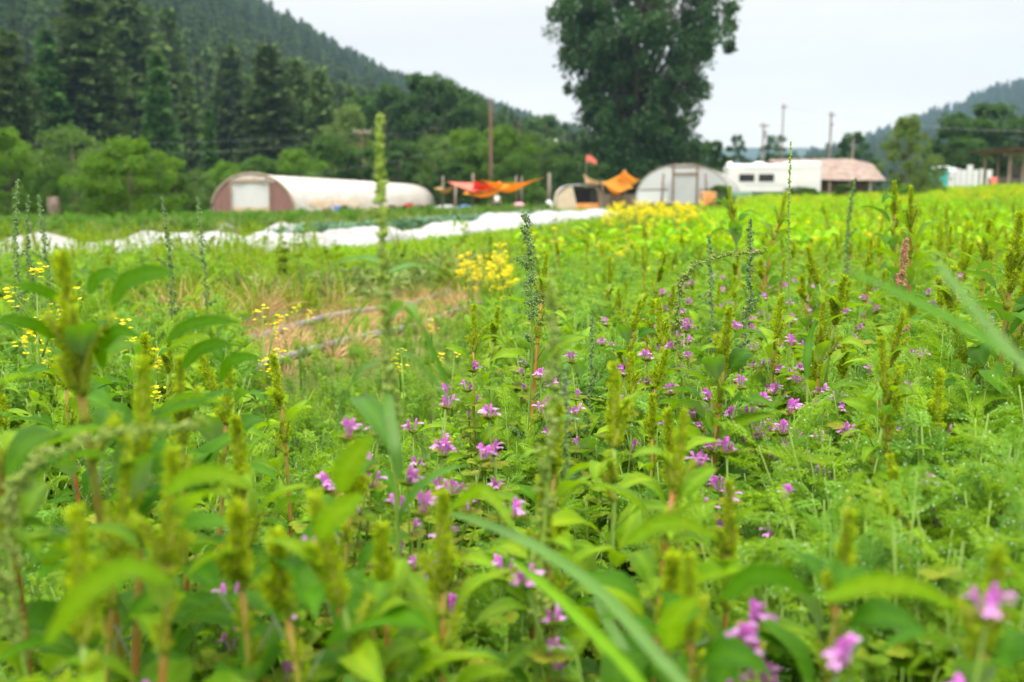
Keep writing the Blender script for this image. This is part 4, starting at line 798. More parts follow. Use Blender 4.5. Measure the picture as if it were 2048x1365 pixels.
xd = G0(1585, Yt).x-(xa+xb)/2; g = Geo(); addbox(g, (xd, -1.245, 1.5), (.75, .05, 1.75), bev=.02); o = part('door', g, M['rv'], tv); g = Geo(); addbox(g, (xd+.28, -1.285, 1.5), (.05, .03, .12), bev=.01); part('handle', g, M['black'], o)
g = Geo(); addbox(g, (.6, -1.24, zw-.62), (Lt-1.8, .02, .035)); addbox(g, (0.6, -1.24, zw+.75), (Lt-1.8, .02, .03)); part('trim_line', g, M['greymetal'], tv)
for i, pxc in enumerate((1463, 1522)):
    xw = G0(pxc, Yt).x-(xa+xb)/2; g = Geo(); v, f = sheet(lambda u, v: (xw+np.cos(u*6.283)*np.cos(v*1.57)*(.36 if i == 0 else .6), np.sin(u*6.283)*np.cos(v*1.57)*.4, .5+Ht+np.sin(v*1.57)*.3), 21, 8); g.add(v, f); part('roof_dome', g, M['rv'], tv)
xw = G0(1546, Yt).x-(xa+xb)/2; g = Geo(); addbox(g, (xw, 0, .62+Ht), (.5, .5, .2), bev=.03); part('roof_vent', g, M['black'], tv)
for x in (.9, 1.8):
    g = Geo(); addtube(g, [(x, -1.2, .36), (x, -1.0, .36)], .36, 20); o = part('wheel', g, M['black'], tv); g = Geo(); addtube(g, [(x, -1.22, .36), (x, -1.18, .36)], .2, 16); part('rim', g, M['greymetal'], o)
# -- barn with rusty roof
Yb = 108; q = lambda px, py, Y=Yb: np.array(P(px, py, Y)); o_ = G0(1660, Yb); bn = thing('barn', (o_.x, Yb, o_.z), 0, 'low barn with a broad rusty tin roof behind the trailer', 'barn'); oo = np.array(bn.location)
r0, r1 = q(1540, 319, Yb+4)-oo, q(1702, 318, Yb+4)-oo; e0, e1 = q(1530, 358)-oo, q(1752, 361)-oo; k1 = q(1745, 328, Yb+6)-oo; c1 = q(1772, 361, Yb+3)-oo
g = Geo()
def quad(g, a, b, c, d, n=14):
    patchgrid(g, lambda u, v: [a[k]*(1-u)*(1-v)+b[k]*u*(1-v)+c[k]*u*v+d[k]*(1-u)*v for k in range(3)], n, n)
quad(g, e0, e1, r1, r0); quad(g, e1, c1, k1, r1); back = np.array([0, 8, 0]); quad(g, r0, r1, e1+back+[0, 0, 0], e0+back); quad(g, r1, k1, c1+[0, 4, 0], e1+back)
o = part('roof', g, M['rust'], bn, smooth=False); md = o.modifiers.new('thick', 'SOLIDIFY'); md.thickness = .08
g = Geo(); zz = e0[2]+.05
addbox(g, ((e0[0]+e1[0])/2, 1.2, zz/2), (e1[0]-e0[0]-1.2, .1, zz)); part('wall', g, M['barnwood'], bn)
g = Geo()
for i in range(7): addbox(g, (e0[0]+.5+i*(c1[0]-e0[0]-1)/6, .3, zz/2-.05), (.18, .18, zz))
part('support_posts', g, M['timber'], bn)
# -- right side: teal shed, white panels, open timber shed
p = place_P(1878, 78); t = thing('portable_toilet', p, 0, 'teal portable toilet cabin at the left of the white fence panels', 'cabin'); z1 = float(P(1870, 338, 78).z-p.z); g = Geo(); addbox(g, (0, 0, z1/2), (1.25, 1.2, z1), bev=.06); part('walls', g, M['teal'], t)
g = Geo(); addbox(g, (0, 0, z1+.08), (1.1, 1.1, .2), bev=.09); part('roof', g, M['rv'], t); g = Geo(); addbox(g, (-.05, -.62, z1*.47), (.8, .04, z1*.86), bev=.015); o = part('door', g, M['teal'], t); g = Geo(); addbox(g, (.27, -.66, z1*.45), (.05, .04, .14)); part('handle', g, M['black'], o)
p = place_P(1902, 76); t = thing('water_tank', p, 0, 'small white tank squeezed between teal cabin and fence', 'tank'); z1 = float(P(1890, 336, 76).z-p.z)
g = Geo(); addtube(g, [(0, 0, z) for z in np.linspace(0, z1, 8)], [.33*(1-.12*(k % 2)) for k in range(7)]+[.2], 16); part('body', g, M['film_white'], t); g = Geo(); addtube(g, [(0, 0, z1-.02), (0, 0, z1+.08)], .15, 12); part('cap', g, M['teal'], t)
for i, px in enumerate((1912, 1924, 1936, 1948, 1962, 1975)):
    p = place_P(px, 80); h = top_h(338-(8 if i == 2 else 0)+2*(i % 2), 80, px); t = thing('fence_panel', p, rng.normal(0, .06), ['first white fence panel beside the small tank', 'second white fence panel from the tank', 'tallest white fence panel with cream top', 'white fence panel right of the tallest one', 'white fence panel second from the timber shed', 'white fence panel touching the timber shed'][i], 'fence panel', 'white fence panels on the right')
    g = Geo(); addbox(g, (0, 0, h/2), (.47, .05, h*.98), bev=.012); part('board', g, M['rv'], t); g = Geo()
    for x in (-.22, .22): addbox(g, (x, .01, h/2), (.045, .09, h))
    part('stile', g, M['greymetal'], t)
Yw = 70; p = place_P(2062, Yw); sd_ = thing('open_shed', p, .1, 'open timber shed with low dark roof at the right edge', 'shed'); zr = float(P(2000, 302, Yw).z-p.z)
g = Geo()
for x in (-1.75, -.75, .35, 1.9, 3.2):
    for y in (0, 3): addtube(g, [(x, y, -.2), (x+.03, y, zr-.1)], .1, 7)
part('posts', g, M['timber'], sd_); g = Geo(); addbox(g, (.9, 0, zr-.25), (6.2, .14, .22)); addbox(g, (.9, 3, zr-.1), (6.2, .14, .22))
for i in range(9): addbox(g, (-2+i*.75, 1.4, zr-.05), (.1, 4.2, .14))
part('beams', g, M['timber'], sd_); g = Geo(); addbox(g, (.9, 1.4, zr+.08), (7.0, 4.8, .07)); o = part('roof', g, M['barnwood'], sd_)
g = Geo(); addbox(g, (1.6, 2.8, zr*.55), (3.4, .06, .7)); part('back_board', g, M['timber_grey'], sd_); g = Geo(); addbox(g, (.3, 2.2, .5), (3.8, 1.2, 1.0), bev=.05); part('work_bench', g, M['timber_grey'], sd_)
g = Geo(); addbox(g, (0, 0, .5), (.35, .3, 1.0), bev=.04); o = link('red_canister', g.mesh('red_canister', M['salmon']), None, place_P(1985, 69)); tag(o, 'reddish canister standing left of the timber shed posts', 'canister')
# -- power poles and wires
def upole(px, Y, py, lab, m='timber_red', r=.14, arm=0, arm2=0, cap=None):
    p = G0(px, Y); h = top_h(py, Y, px); t = thing('utility_pole', p, .35, lab, 'utility pole', 'wooden utility poles'); g = Geo(); addtube(g, [(0, 0, -.5), (0, 0, h/2), (0, 0, h)], [r, r*.85, r*.7], 8); part('pole', g, M[m], t)
    for k, a in enumerate((arm, arm2)):
        if a:
            z = h-.4-k*1.1; g = Geo(); addbox(g, (0, -.12, z), (a, .12, .14)); o = part('crossarm', g, M['timber'], t)
            for x in (-a*.45, -a*.2, a*.2, a*.45): g = Geo(); addtube(g, [(x, -.12, z+.07), (x, -.12, z+.16), (x, -.12, z+.26)], [.05, .08, .04], 8); part('insulator', g, M['greymetal'], o)
    if cap: g = Geo(); addtube(g, [(.28, 0, h-cap-.9), (.28, 0, h-cap)], .22, 12); part('transformer', g, M['greymetal'], t)
    return Vector((p.x, p.y, p.z+h))
A1 = upole(727, 108, 258, 'short utility pole above the middle of the white greenhouse', arm=1.8); A2 = upole(876, 150, 252, 'distant utility pole against the dark poplars', arm=2.4)
A3 = upole(982, 100, 198, 'tallest wooden utility pole behind the shade sails', r=.2, arm=.0); A4 = upole(1037, 130, 240, 'thin utility pole right of the tallest one', arm=0)
A6 = upole(1522, 120, 246, 'short utility pole above the trailer with transformer', 'timber', .13, 1.2, cap=.9); A7 = upole(1560, 112, 208, 'tallest pole above the trailer', 'timber_grey', .10, .6); A8 = upole(1655, 118, 224, 'utility pole above the rusty barn roof', 'timber_grey', .15, .7, .5); A9 = upole(1701, 125, 276, 'short brown pole behind the barn roof', 'timber', .16)
A10 = upole(1128, 190, 262, 'faint utility pole left of the cottonwood', 'timber_grey', .12)
def wire(a, b, sag, lab, dz=0, r=.012):
    a, b = Vector(a), Vector(b); g = Geo(); pts = [(a.lerp(b, t)+Vector((0, 0, dz-sag*4*t*(1-t)))) for t in np.linspace(0, 1, 24)]; addtube(g, [tuple(q-a) for q in pts], r, 4); o = link('power_line', g.mesh('power_line', M['greymetal']), None, a); return tag(o, lab, 'power line', 'overhead power lines')
LFT = P(-500, 265, 60)
wire(LFT, A1, .8, 'upper power line running left from the short pole', -.3, .005); wire(LFT, A1, .9, 'lower power line running left from the short pole', -1.1, .005); wire(A1, A2, .6, 'power line between the short pole and the poplars', -.3, .005)
wire(P(-500, 325, 60), A3, .9, 'lowest power line crossing behind the greenhouse roof', -4.2, .005)
wire(A6, A8, .5, 'sagging power line between the trailer poles', -.3); wire(A8, P(2300, 250, 110), 1.0, 'power line leaving to the right above the barn', -.3); wire(A7, A8, .3, 'short power line from the tallest trailer pole', -.1)
# satellite-like lamps on a mast between trees
p = G0(1104, 118); zt = top_h(283, 118, 1104); t = thing('flood_light_mast', p, 0, 'thin mast with two round white lamps among the trees', 'mast'); g = Geo(); addtube(g, [(0, 0, 0), (0, 0, zt)], .07, 6); addbox(g, (0, 0, zt), (1.0, .08, .08)); part('mast', g, M['timber_grey'], t)
for x in (-.42, .42): g = Geo(); v, f = sheet(lambda u, v: (x+np.cos(u*6.283)*np.cos(v*3.14-1.57)*.26, -.1+np.sin(u*6.283)*np.cos(v*3.14-1.57)*.16, zt+np.sin(v*3.14-1.57)*.26), 15, 9); g.add(v, f); part('lamp', g, M['rv'], t)
p = P(1183, 319, 96); g = Geo(); patchgrid(g, lambda u, v: (-.5+1.0*u, .1*np.sin(u*7), -.35+.7*v*(1-.4*u)+.12*np.sin(u*5)), 12, 8); o = link('small_flag', g.mesh('small_flag', M['salmon']), None, p); tag(o, 'small salmon coloured flag among the dark trees', 'flag')
fp = Geo(); gp = G0(1183, 96.1); addtube(fp, [(-.5, .1, gp.z-p.z), (-.5, .1, .4)], .04, 6); part('flag_pole', fp, M['timber_grey'], o)
# clutter behind the person
p = G0(1005, 92); t = thing('timber_bed', p, 0, 'low brown timber garden bed behind the person', 'garden bed'); g = Geo(); addbox(g, (0, 0, .45), (6.2, .08, .5)); addbox(g, (0, 1.2, .45), (6.2, .08, .5)); part('boards', g, M['timber'], t); g = Geo(); addbox(g, (0, .6, .5), (6, 1.1, .3)); part('soil', g, M['barnwood'], t)
sack('folded_cloth', tuple(G0(1038, 86)+Vector((0, 0, .35))), (.55, .4, .55), M['pinkcloth'], 'pink and white cloth heap right of the person', 'cloth')
sack('tarp_bundle', tuple(G0(930, 84)), (.75, .5, .8), M['blue'], 'dark blue tarp bundle under the shade sails', 'tarp')
sack('white_bag', tuple(G0(1096, 82)+Vector((0, 0, .1))), (.5, .4, .9), M['film_white'], 'white bag at the foot of the thick grey post', 'bag')
sack('cover_bundle', tuple(G0(893, 92)+Vector((0, 0, 0))), (1.2, .6, .75), M['cover'], 'white fabric bundle at the far corner of the greenhouse', 'fabric')
# thick stump at left and small dark trunk under the fruit tree
p = G0(106, 58); h = top_h(394, 58, 106); g = Geo(); addtube(g, [(0, 0, -.2), (.02, 0, h*.5), (0, 0, h)], [.42, .34, .3], 10); o = link('tree_stump', g.mesh('tree_stump', M['bark']), None, p); tag(o, 'thick grey tree stump at the left edge of the field', 'stump')
# -- person
def skin_obj(name, V, E, rad, m, parent, sub=2):
    me = bpy.data.meshes.new(name); me.from_pydata([tuple(v) for v in V], E, []); me.materials.append(m); o = bpy.data.objects.new(name, me); col.objects.link(o); o.parent = parent
    md = o.modifiers.new('skin', 'SKIN')
    sv = me.skin_vertices[0].data if me.skin_vertices else None
    if sv is None:
        bm_ = __import__('bmesh').new(); bm_.from_mesh(me); bm_.verts.layers.skin.verify(); bm_.to_mesh(me); bm_.free(); sv = me.skin_vertices[0].data
    for i, r in enumerate(rad): sv[i].radius = (r, r) if np.isscalar(r) else r; sv[i].use_root = (i == 0)
    s = o.modifiers.new('sub', 'SUBSURF'); s.levels = sub; s.render_levels = sub; return o
p = G0(994, 84); pe = thing('person', p, 0, 'person in white shirt and dark trousers standing under the sails', 'person')
hp_ = .93
V = [(0, 0, hp_), (0, 0, 1.15), (0, 0, 1.38), (0, 0, 1.5), (0, -.01, 1.60), (0, -.02, 1.70),
     (-.18, 0, 1.40), (-.24, 0, 1.14), (-.27, -.08, .92), (-.27, -.12, .83), (.18, 0, 1.40), (.25, .02, 1.15), (.30, -.05, .92), (.31, -.09, .83),
     (-.10, 0, .88), (-.12, -.03, .5), (-.12, 0, .09), (-.12, -.13, .04), (.10, 0, .88), (.14, .0, .5), (.16, .04, .09), (.17, -.09, .04)]
E = [(0, 1), (1, 2), (2, 3), (3, 4), (4, 5), (2, 6), (6, 7), (7, 8), (8, 9), (2, 10), (10, 11), (11, 12), (12, 13), (0, 14), (14, 15), (15, 16), (16, 17), (0, 18), (18, 19), (19, 20), (20, 21)]
rad = [.13, .12, .15, .055, .085, .08, .055, .045, .032, .035, .055, .045, .032, .035, .085, .06, .04, .035, .085, .06, .04, .035]
skin_obj('body', V, E, rad, M['skin'], pe)
skin_obj('shirt', [V[0], V[1], V[2], (0, 0, 1.45), V[6], (-.215, 0, 1.26), V[10], (.22, .01, 1.26)], [(0, 1), (1, 2), (2, 3), (2, 4), (4, 5), (2, 6), (6, 7)], [.16, .15, .18, .10, .085, .07, .085, .07], M['shirt'], pe)
skin_obj('trousers', [V[0], V[14], V[15], V[16], V[18], V[19], V[20]], [(0, 1), (1, 2), (2, 3), (0, 4), (4, 5), (5, 6)], [.155, .105, .085, .07, .105, .085, .07], M['jeans'], pe)
skin_obj('hair', [(0, .02, 1.66), (0, .01, 1.74)], [(0, 1)], [.095, .075], M['hair'], pe)
g = Geo()
for x in (-.03, .03): g.inst(BALL, np.eye(3)[None]*.012, np.array([[x, -.105, 1.665]]))
part('eyes', g, M['black'], pe)
# -- row covers (low tunnels of white fabric)
def cover_obj(s0, y0, y1, w_, hs, lab, seed, wob=.0, name='row_cover'):
    """hs: [(y, height)] of the fabric ridge"""
    r = np.random.default_rng(seed); yy = [q[0] for q in hs]; hv = [q[1] for q in hs]; g = Geo(); n = int((y1-y0)*5)+8
    cx0 = s0+.29*y0
    def fn(u, v):
        y = y0+(y1-y0)*v; h = np.interp(y, yy, hv)*(1-.22*np.abs(np.sin(y*1.3+seed))); e = np.clip(np.minimum(v, 1-v)*(y1-y0)/.7, 0, 1)**.5; h = h*e+.03
        a = math.pi*u; ww = w_*(.75+.25*e)*(1+.06*np.sin(y*2.3+seed)); xo = -ww*np.cos(a)*(1+.05*np.sin(y*5+u*4)); z = h*np.sin(a)**.8*(1+.13*np.sin(y*4.3+u*5+seed)+.10*np.sin(y*9+u*13)+.06*np.sin(y*17-u*19))
        x = s0+.29*y+xo+wob*np.sin(y*.6); return x, y+.05*np.sin(u*9+y*3), gz(x, y)+z-.02
    patchgrid(g, fn, 19, n); me = g.mesh(name, M['cover']); c = Vector((cx0, y0, float(gz(cx0, y0)))); me.transform(Matrix.Translation(-c)); o = link(name, me, None, c); return tag(o, lab, 'row cover', 'white fabric row covers')
cover_obj(-8.6, 10.8, 13.4, .8, [(11, .36), (13.5, .32)], 'first white row cover hump at the left, half hidden by weeds', 1)
cover_obj(-9.0, 13.6, 18.9, .75, [(13.6, .28), (15, .36), (16, .26), (17.2, .36), (18.9, .25)], 'flat white row cover stretch left of the first peak', 2)
cover_obj(-9.0, 19.0, 22.6, .8, [(19, .15), (20.4, .45), (21.4, .25), (22.6, .15)], 'white row cover with a sharp peak below the greenhouse', 3)
cover_obj(-9.0, 22.8, 27.6, .8, [(22.8, .12), (24, .2), (26, .32), (27.6, .2)], 'low white row cover left of the broad peak', 4)
cover_obj(-9.0, 27.7, 45.5, .85, [(27.7, .15), (30, .50), (32.5, .30), (35, .38), (38, .28), (41, .34), (45, .30)], 'long white row cover with a broad peak behind the seed head', 5)
for i, (px, Y, L_, h_, w_, lab) in enumerate([(10, 17.0, 2.0, .30, .6, 'white cover fabric at the left edge of the photo'), (128, 17.8, 1.0, .2, .4, 'small white cover scrap near the left edge'), (262, 19.8, 2.2, .34, .6, 'white cover hump left of the second row'), (345, 21.5, 2.4, .22, .5, 'low crumpled white cover strip right of the hump'),
    (440, 27.0, .9, .48, .32, 'small upright white fabric scrap before the greenhouse door'), (548, 25.5, 1.3, .48, .48, 'pointed white fabric tent before the mauve panel'), (868, 36, 1.8, .32, .8, 'rounded white cover behind the main row'), (362, 31.0, .4, .45, .2, 'tiny white fabric tip left of the greenhouse'), (60, 14.2, 1.6, .22, .5, 'crumpled white cover low among the left weeds'), (175, 14.6, 2.2, .30, .55, 'wrinkled white cover among the left weeds')]):
    x = (px-1024)/F*Y; cover_obj(x-.29*Y, Y, Y+L_, w_, [(Y, h_), (Y+L_, h_*.8)], lab, 10+i)
# drip lines on the bare strip
for i, (s0, y0, y1, lab) in enumerate([(-1.84, 3.0, 7.6, 'nearest dark irrigation hose on the bare strip'), (-2.30, 3.6, 9.5, 'middle irrigation hose across the bare strip'), (-2.62, 3.8, 9.8, 'farthest irrigation hose on the bare strip')]):
    yy = np.linspace(y0, y1, 60); xx = s0+.29*yy+.025*np.sin(yy*3.1+i*2); g = Geo(); c = (xx[0], yy[0], float(gz(xx[0], yy[0]))); pts = np.stack([xx, yy, gz(xx, yy)+.028+.012*np.abs(np.sin(yy*2+i))], -1)-np.array(c)
    addtube(g, pts, .019, 8); o = link('irrigation_hose', g.mesh('irrigation_hose', M['tube_black']), None, c); tag(o, lab, 'hose', 'irrigation hoses')
# mustard plants
def mustard_meshes(h, seed, nfl=40, heads=5, leaves=6):
    global rng; keep = rng; rng = np.random.default_rng(seed); st, fo, fl = Geo(), Geo(), Geo(); addtube(st, [(0, 0, 0), (.01, 0, h*.5), (0, .01, h)], [.0035, .0028, .0012], 5)
    for k in range(heads):
        q = 1 if k == 0 else rng.uniform(.45, .8); a = rng.random()*6.28; tip = np.array([0, .01, h]) if k == 0 else np.array([math.cos(a)*.05, math.sin(a)*.05, min(h*.97, h*q+.09)])
        if k: addtube(st, [(0, 0, h*q-.03), tip*[.6, .6, 1]-[0, 0, .04], tip], [.002, .0015, .001], 4)
        n = nfl//heads; c = tip+np.stack([rng.normal(0, .011, n), rng.normal(0, .011, n), -np.abs(rng.normal(0, .02, n))+.006], -1)
        for r4 in range(4):
            d = rdir(n, -.1, .5); fl.inst(DIA, basis(d, rng.normal(0, .3, n), np.full((n, 3), .0085)*[1.1, 1, 1]), c)
    for i in range(leaves):
        q = rng.uniform(.1, .6); a = rng.random()*6.28; fo.inst(LT[rng.integers(4)], basis(np.array([[math.cos(a), math.sin(a), .5]]), rng.normal(0, .3, 1), np.array([.06*(1.2-q)])), np.array([[0, 0, h*q]]))
    r = (st.mesh('mustard_stem', M['stem_green']), fo.mesh('mustard_foliage', M['mus_leaf']), fl.mesh('mustard_flowers', M['yellow']), h); rng = keep; return r
MU = [mustard_meshes(.5, 91, 70, 6), mustard_meshes(.5, 92, 50, 4), mustard_meshes(.4, 93, 24, 3, 3), mustard_meshes(.5, 94, 150, 9)]
def place_mus(k, px, py, Y, lab, group):
    p = P(px, py, Y); z = float(gz(p.x, Y)); h = max(.1, p.z-z); t = thing('mustard_plant', (p.x, Y, z), rng.random()*6.28, lab, 'wildflower', group, 1); s = h/MU[k][3]; t.scale = (s**.5,)*2+(s,)
    link('stem', MU[k][0], t); link('foliage', MU[k][1], t); link('flowers', MU[k][2], t)
for i in range(17):
    px = rng.choice([930, 945, 960, 985, 990, 1005])+rng.normal(0, 9); py = rng.uniform(488, 570); place_mus([0, 3][i % 2], px, py, rng.uniform(4.2, 6.0), 'yellow mustard plant in the tall clump right of the bare strip', 'mustard in the tall clump by the bare strip')
for i in range(50):
    px = rng.uniform(1215, 1400); place_mus(3, px, 400+rng.uniform(0, 22)+(px > 1400)*8, rng.uniform(9, 17), 'bright yellow mustard in the far band before the hoop house', 'mustard in the far yellow band')
for i in range(34): place_mus(1, rng.uniform(1060, 1330), rng.uniform(455, 560), rng.uniform(5, 10), 'yellow mustard dotted through the middle beds', 'mustard in the middle beds')
for i in range(9): place_mus(1, rng.uniform(1400, 1800), rng.uniform(425, 500), rng.uniform(6, 12), 'yellow mustard on the right side of the field', 'mustard on the right side')
for (px, py, Y, k, lab) in [(72, 535, 2.0, 0, 'mustard with the largest yellow flower head at far left'), (140, 575, 2.1, 2, 'mustard bloom just left of the tall pigweed spike'), (75, 640, 2.3, 2, 'small mustard bloom under the left leaves'), (238, 640, 2.2, 2, 'mustard bloom right of the tall pigweed spike'), (268, 680, 2.0, 2, 'mustard bloom under the big arching leaf'),
    (155, 735, 2.0, 1, 'broad yellow mustard bloom low at left'), (92, 700, 2.1, 2, 'mustard bloom low at the left edge'), (530, 615, 2.3, 2, 'lone leaning mustard before the bare soil'), (552, 700, 2.3, 2, 'small mustard beside the short pigweed spike'), (598, 612, 3.2, 2, 'thin mustard stem on the bare strip'), (930, 445, 17, 3, 'yellow mustard in front of the white row cover'), (1112, 427, 20, 3, 'yellow mustard at the end of the white row cover'),
    (800, 700, 2.4, 2, 'small yellow bloom at the edge of the hose'), (862, 640, 3.4, 2, 'mustard bloom right of the blurred tall stem'), (905, 700, 2.6, 2, 'low mustard bloom left of the focused leaves'), (290, 735, 1.9, 2, 'mustard bloom among the arching leaves')]:
    place_mus(k, px, py, Y, lab, 'mustard on the left')

# hero pigweeds: spike tip at (px, py), distance Y
GP = 'pigweed plants in the foreground'
for (px, py, Y, k, lab) in [
    (30, 640, .72, 5, 'blurred pigweed cut by the left edge'), (148, 488, .80, 7, 'tallest pigweed at left with spike reaching the white covers'), (235, 735, .66, 4, 'blurred pigweed right below the tallest left one'), (322, 690, .95, 7, 'dark pigweed under the long arching leaf'),
    (400, 745, 1.0, 4, 'branched dark pigweed between the left arching leaves'), (522, 682, 1.35, 2, 'upright pigweed in front of the brown soil, left one of two'), (604, 705, 1.25, 1, 'upright pigweed in front of the brown soil, right one of two'), (528, 832, .84, 1, 'yellow pigweed spike below the soil patch'), (215, 905, .56, 3, 'very blurred yellow pigweed spike at lower left'),
    (35, 1085, .50, 2, 'very blurred pigweed at the lower left edge'), (125, 690, 1.25, 6, 'short dark pigweed behind the tallest left one'), (1033, 822, .90, 1, 'yellow pigweed spike at the centre of the photo'), (1228, 755, .88, 2, 'blunt yellow pigweed spike right of the centre'), (1290, 850, .72, 5, 'tall blurred yellow pigweed right of the blunt one'),
    (822, 975, .60, 2, 'thick blurred pigweed spike in the lower middle'), (880, 1010, .64, 1, 'second blurred spike beside the thick one'), (1168, 955, .75, 1, 'pigweed spike left above the pale grass blade'), (725, 1040, .66, 0, 'small dark pigweed spike left of the thick one'), (1482, 960, .76, 3, 'pigweed with red stem right of the grass blade'), (1600, 985, .62, 4, 'leafy blurred pigweed at the lower right'),
    (1855, 945, .90, 2, 'bumpy yellow pigweed spike at the lower right'), (1748, 925, .98, 0, 'small pigweed tip left of the bumpy spike'), (1690, 735, 1.15, 2, 'slender yellow pigweed spike with paired leaves at right'), (1862, 672, 1.15, 3, 'stout pigweed spike below the blurred blades'), (1845, 740, 1.2, 1, 'lower spike just left of the stout one'),
    (1414, 800, 1.05, 1, 'pigweed spike above the purple flowers in the middle right'), (1412, 650, 1.25, 5, 'broad leaved pigweed with twin spikes at the centre right'), (1437, 610, 1.3, 4, 'taller twin spike of the broad leaved pigweed'), (1030, 512, 1.62, 5, 'sharply focused pigweed with orange stem at the centre'), (940, 615, 1.6, 3, 'sharp pigweed left of the focused goosefoot'), (972, 612, 1.95, 2, 'slim pigweed right behind the sharp left one'),
    (1213, 595, 1.9, 4, 'dark slim pigweed with pale leaf right of the goosefoot'), (1530, 590, 1.75, 1, 'red stemmed slim pigweed above the purple flowers'), (1630, 545, 1.7, 2, 'upper spike of the focused pair at right'), (1645, 610, 1.55, 3, 'lower spike of the focused pair with red stem at right'), (1742, 610, 1.5, 5, 'focused pigweed with a drooping leaf and red stem at right'), (1740, 480, 2.6, 3, 'pale tipped pigweed behind the blurred blade'),
    (1722, 490, 2.3, 2, 'pale tipped pigweed left of the pink seed head'), (1838, 375, 2.6, 5, 'tall dark pigweed standing above the far grass at right'), (1812, 365, 3.0, 4, 'tall thin pigweed left of the tallest right one'), (1950, 440, 2.2, 3, 'pigweed behind the big branching one at right'), (1985, 418, 1.45, 7, 'big dark branching pigweed at the right edge'), (2030, 520, 1.5, 4, 'side spikes at the right edge of the photo'), (1925, 530, 1.8, 2, 'slim pigweed left of the big branching one'),
    (1520, 385, 3.0, 5, 'tall pigweed in front of the trailer window'), (1505, 370, 3.4, 7, 'dark pigweed standing before the white trailer'), (1288, 500, 2.8, 2, 'distant slim pigweed above the bright greens'), (1295, 800, 1.25, 0, 'tiny round pigweed bud below the purple flowers'), (1262, 720, 1.45, 2, 'yellow spike left of the purple flowers'), (1100, 1000, .95, 6, 'low leafy pigweed left of the grass blade'),
    (620, 900, .80, 6, 'leafy pigweed beside the purple flower at left'), (470, 1010, .62, 6, 'blurred leafy pigweed at the lower left'), (660, 1060, .60, 6, 'blurred broad leaves at the bottom left of centre'), (1320, 1090, .66, 6, 'blurred leafy pigweed below the twin blades'), (1440, 1080, .60, 4, 'blurred leafy pigweed at the bottom right of centre'), (1960, 1120, .52, 4, 'very blurred dark pigweed at the lower right corner'), (120, 940, .62, 7, 'blurred dark leaves at the left edge')]:
    p = P(px, py, Y); z = float(gz(p.x, Y)); place_pig(k, p.x, Y, p.z-z, lab, GP, lean=(rng.normal(0, .05), rng.normal(0, .05)))
# crowds of pigweeds
cnt = 0; xs_, ys_ = wedge(6000, 1.25, 7.5, -100, 2200, .75)
for x, y in zip(xs_, ys_):
    px = PXf(x, y); s = S_(x, y)
    if cnt >= 190: break
    if 470 < px < 960 and y > 1.4: pr = 0
    elif px > 1050: pr = .55+.4*(px > 1300)
    elif s > -1.0: pr = .10
    else: pr = .10 if y < 2.5 and px < 700 else 0
    if px < 700 and y > 1.2 and s < -1: pr = .14 if y < 2.4 else 0
    if rng.random() > pr*.55: continue
    h = rng.uniform(.30, .47)+(.06 if px > 1750 else 0); k = int(rng.choice([0, 1, 2, 3, 0, 1, 2, 6])); cnt += 1
    place_pig(k, x, y, h, 'pigweed with yellow green spike in the crowd on the right of the field' if px > 1050 else 'small pigweed among the low weeds on the left of the field', 'pigweed crowd on the right' if px > 1050 else 'small pigweeds on the left', lean=(rng.normal(0, .13), rng.normal(0, .13)))
def join3(mm, name):                     # one mesh of a whole plant, for the distant mass
    g = Geo(); mats = []
    for me in mm[:3]:
        V = np.empty(len(me.vertices)*3, np.float32); me.vertices.foreach_get('co', V); tn = np.empty(len(me.vertices), np.float32); me.attributes['tint'].data.foreach_get('value', tn)
        n = len(me.loops); lv = np.empty(n, np.int32); me.loops.foreach_get('vertex_index', lv); k = len(me.polygons); ls_ = np.empty(k, np.int32); lt = np.empty(k, np.int32); mi = np.empty(k, np.int32)
        me.polygons.foreach_get('loop_start', ls_); me.polygons.foreach_get('loop_total', lt); me.polygons.foreach_get('material_index', mi)
        b = g.n; g.V.append(V.reshape(-1, 3)); g.T.append(tn); g.n += len(tn)
        for q in (3, 4):
            w_ = lt == q
            if w_.any(): g.F.append(lv[ls_[w_][:, None]+np.arange(q)[None]]+b); g.M.append(mi[w_]+len(mats))
        mats += list(me.materials)
    return g.mesh(name, mats)
PJ = [join3(PIG[k], 'pigweed') for k in (0, 1, 2, 3)]
x, y = wedge(1900, 4, 26, 1000, 2300, .8); k = (rng.random(len(x)) < .55+.4*(PXf(x, y) > 1350)*(y > 3)) & (S_(x, y) > .2); x, y = x[k], y[k]
scatter('distant_pigweeds', PJ, np.stack([x, y, gz(x, y)], -1), rng.uniform(.30, .50, len(x))/.40, 'countless distant pigweeds blending across the right of the field')
x, y = wedge(500, 3.6, 8.5, -200, 640, .9); k = (S_(x, y) < -3.1) & (S_(x, y) > -8) & ((PXf(x, y) < 470) | (S_(x, y) < -3.3)); x, y = x[k], y[k]
scatter('left_pigweeds', [PJ[0], PJ[3]], np.stack([x, y, gz(x, y)], -1), rng.uniform(.2, .34, len(x))/.45, 'red stemmed pigweeds massed in the left beds')
x, y = wedge(420, 8, 13.5, -300, 640, .8); k = (S_(x, y) > -8.4) & (S_(x, y) < -3.5); x, y = x[k], y[k]
scatter('weeds_by_covers', [PJ[0], PJ[3], GR[2]], np.stack([x, y, gz(x, y)], -1), rng.uniform(.26, .46, len(x))/.45, 'taller weeds standing against the white row covers')
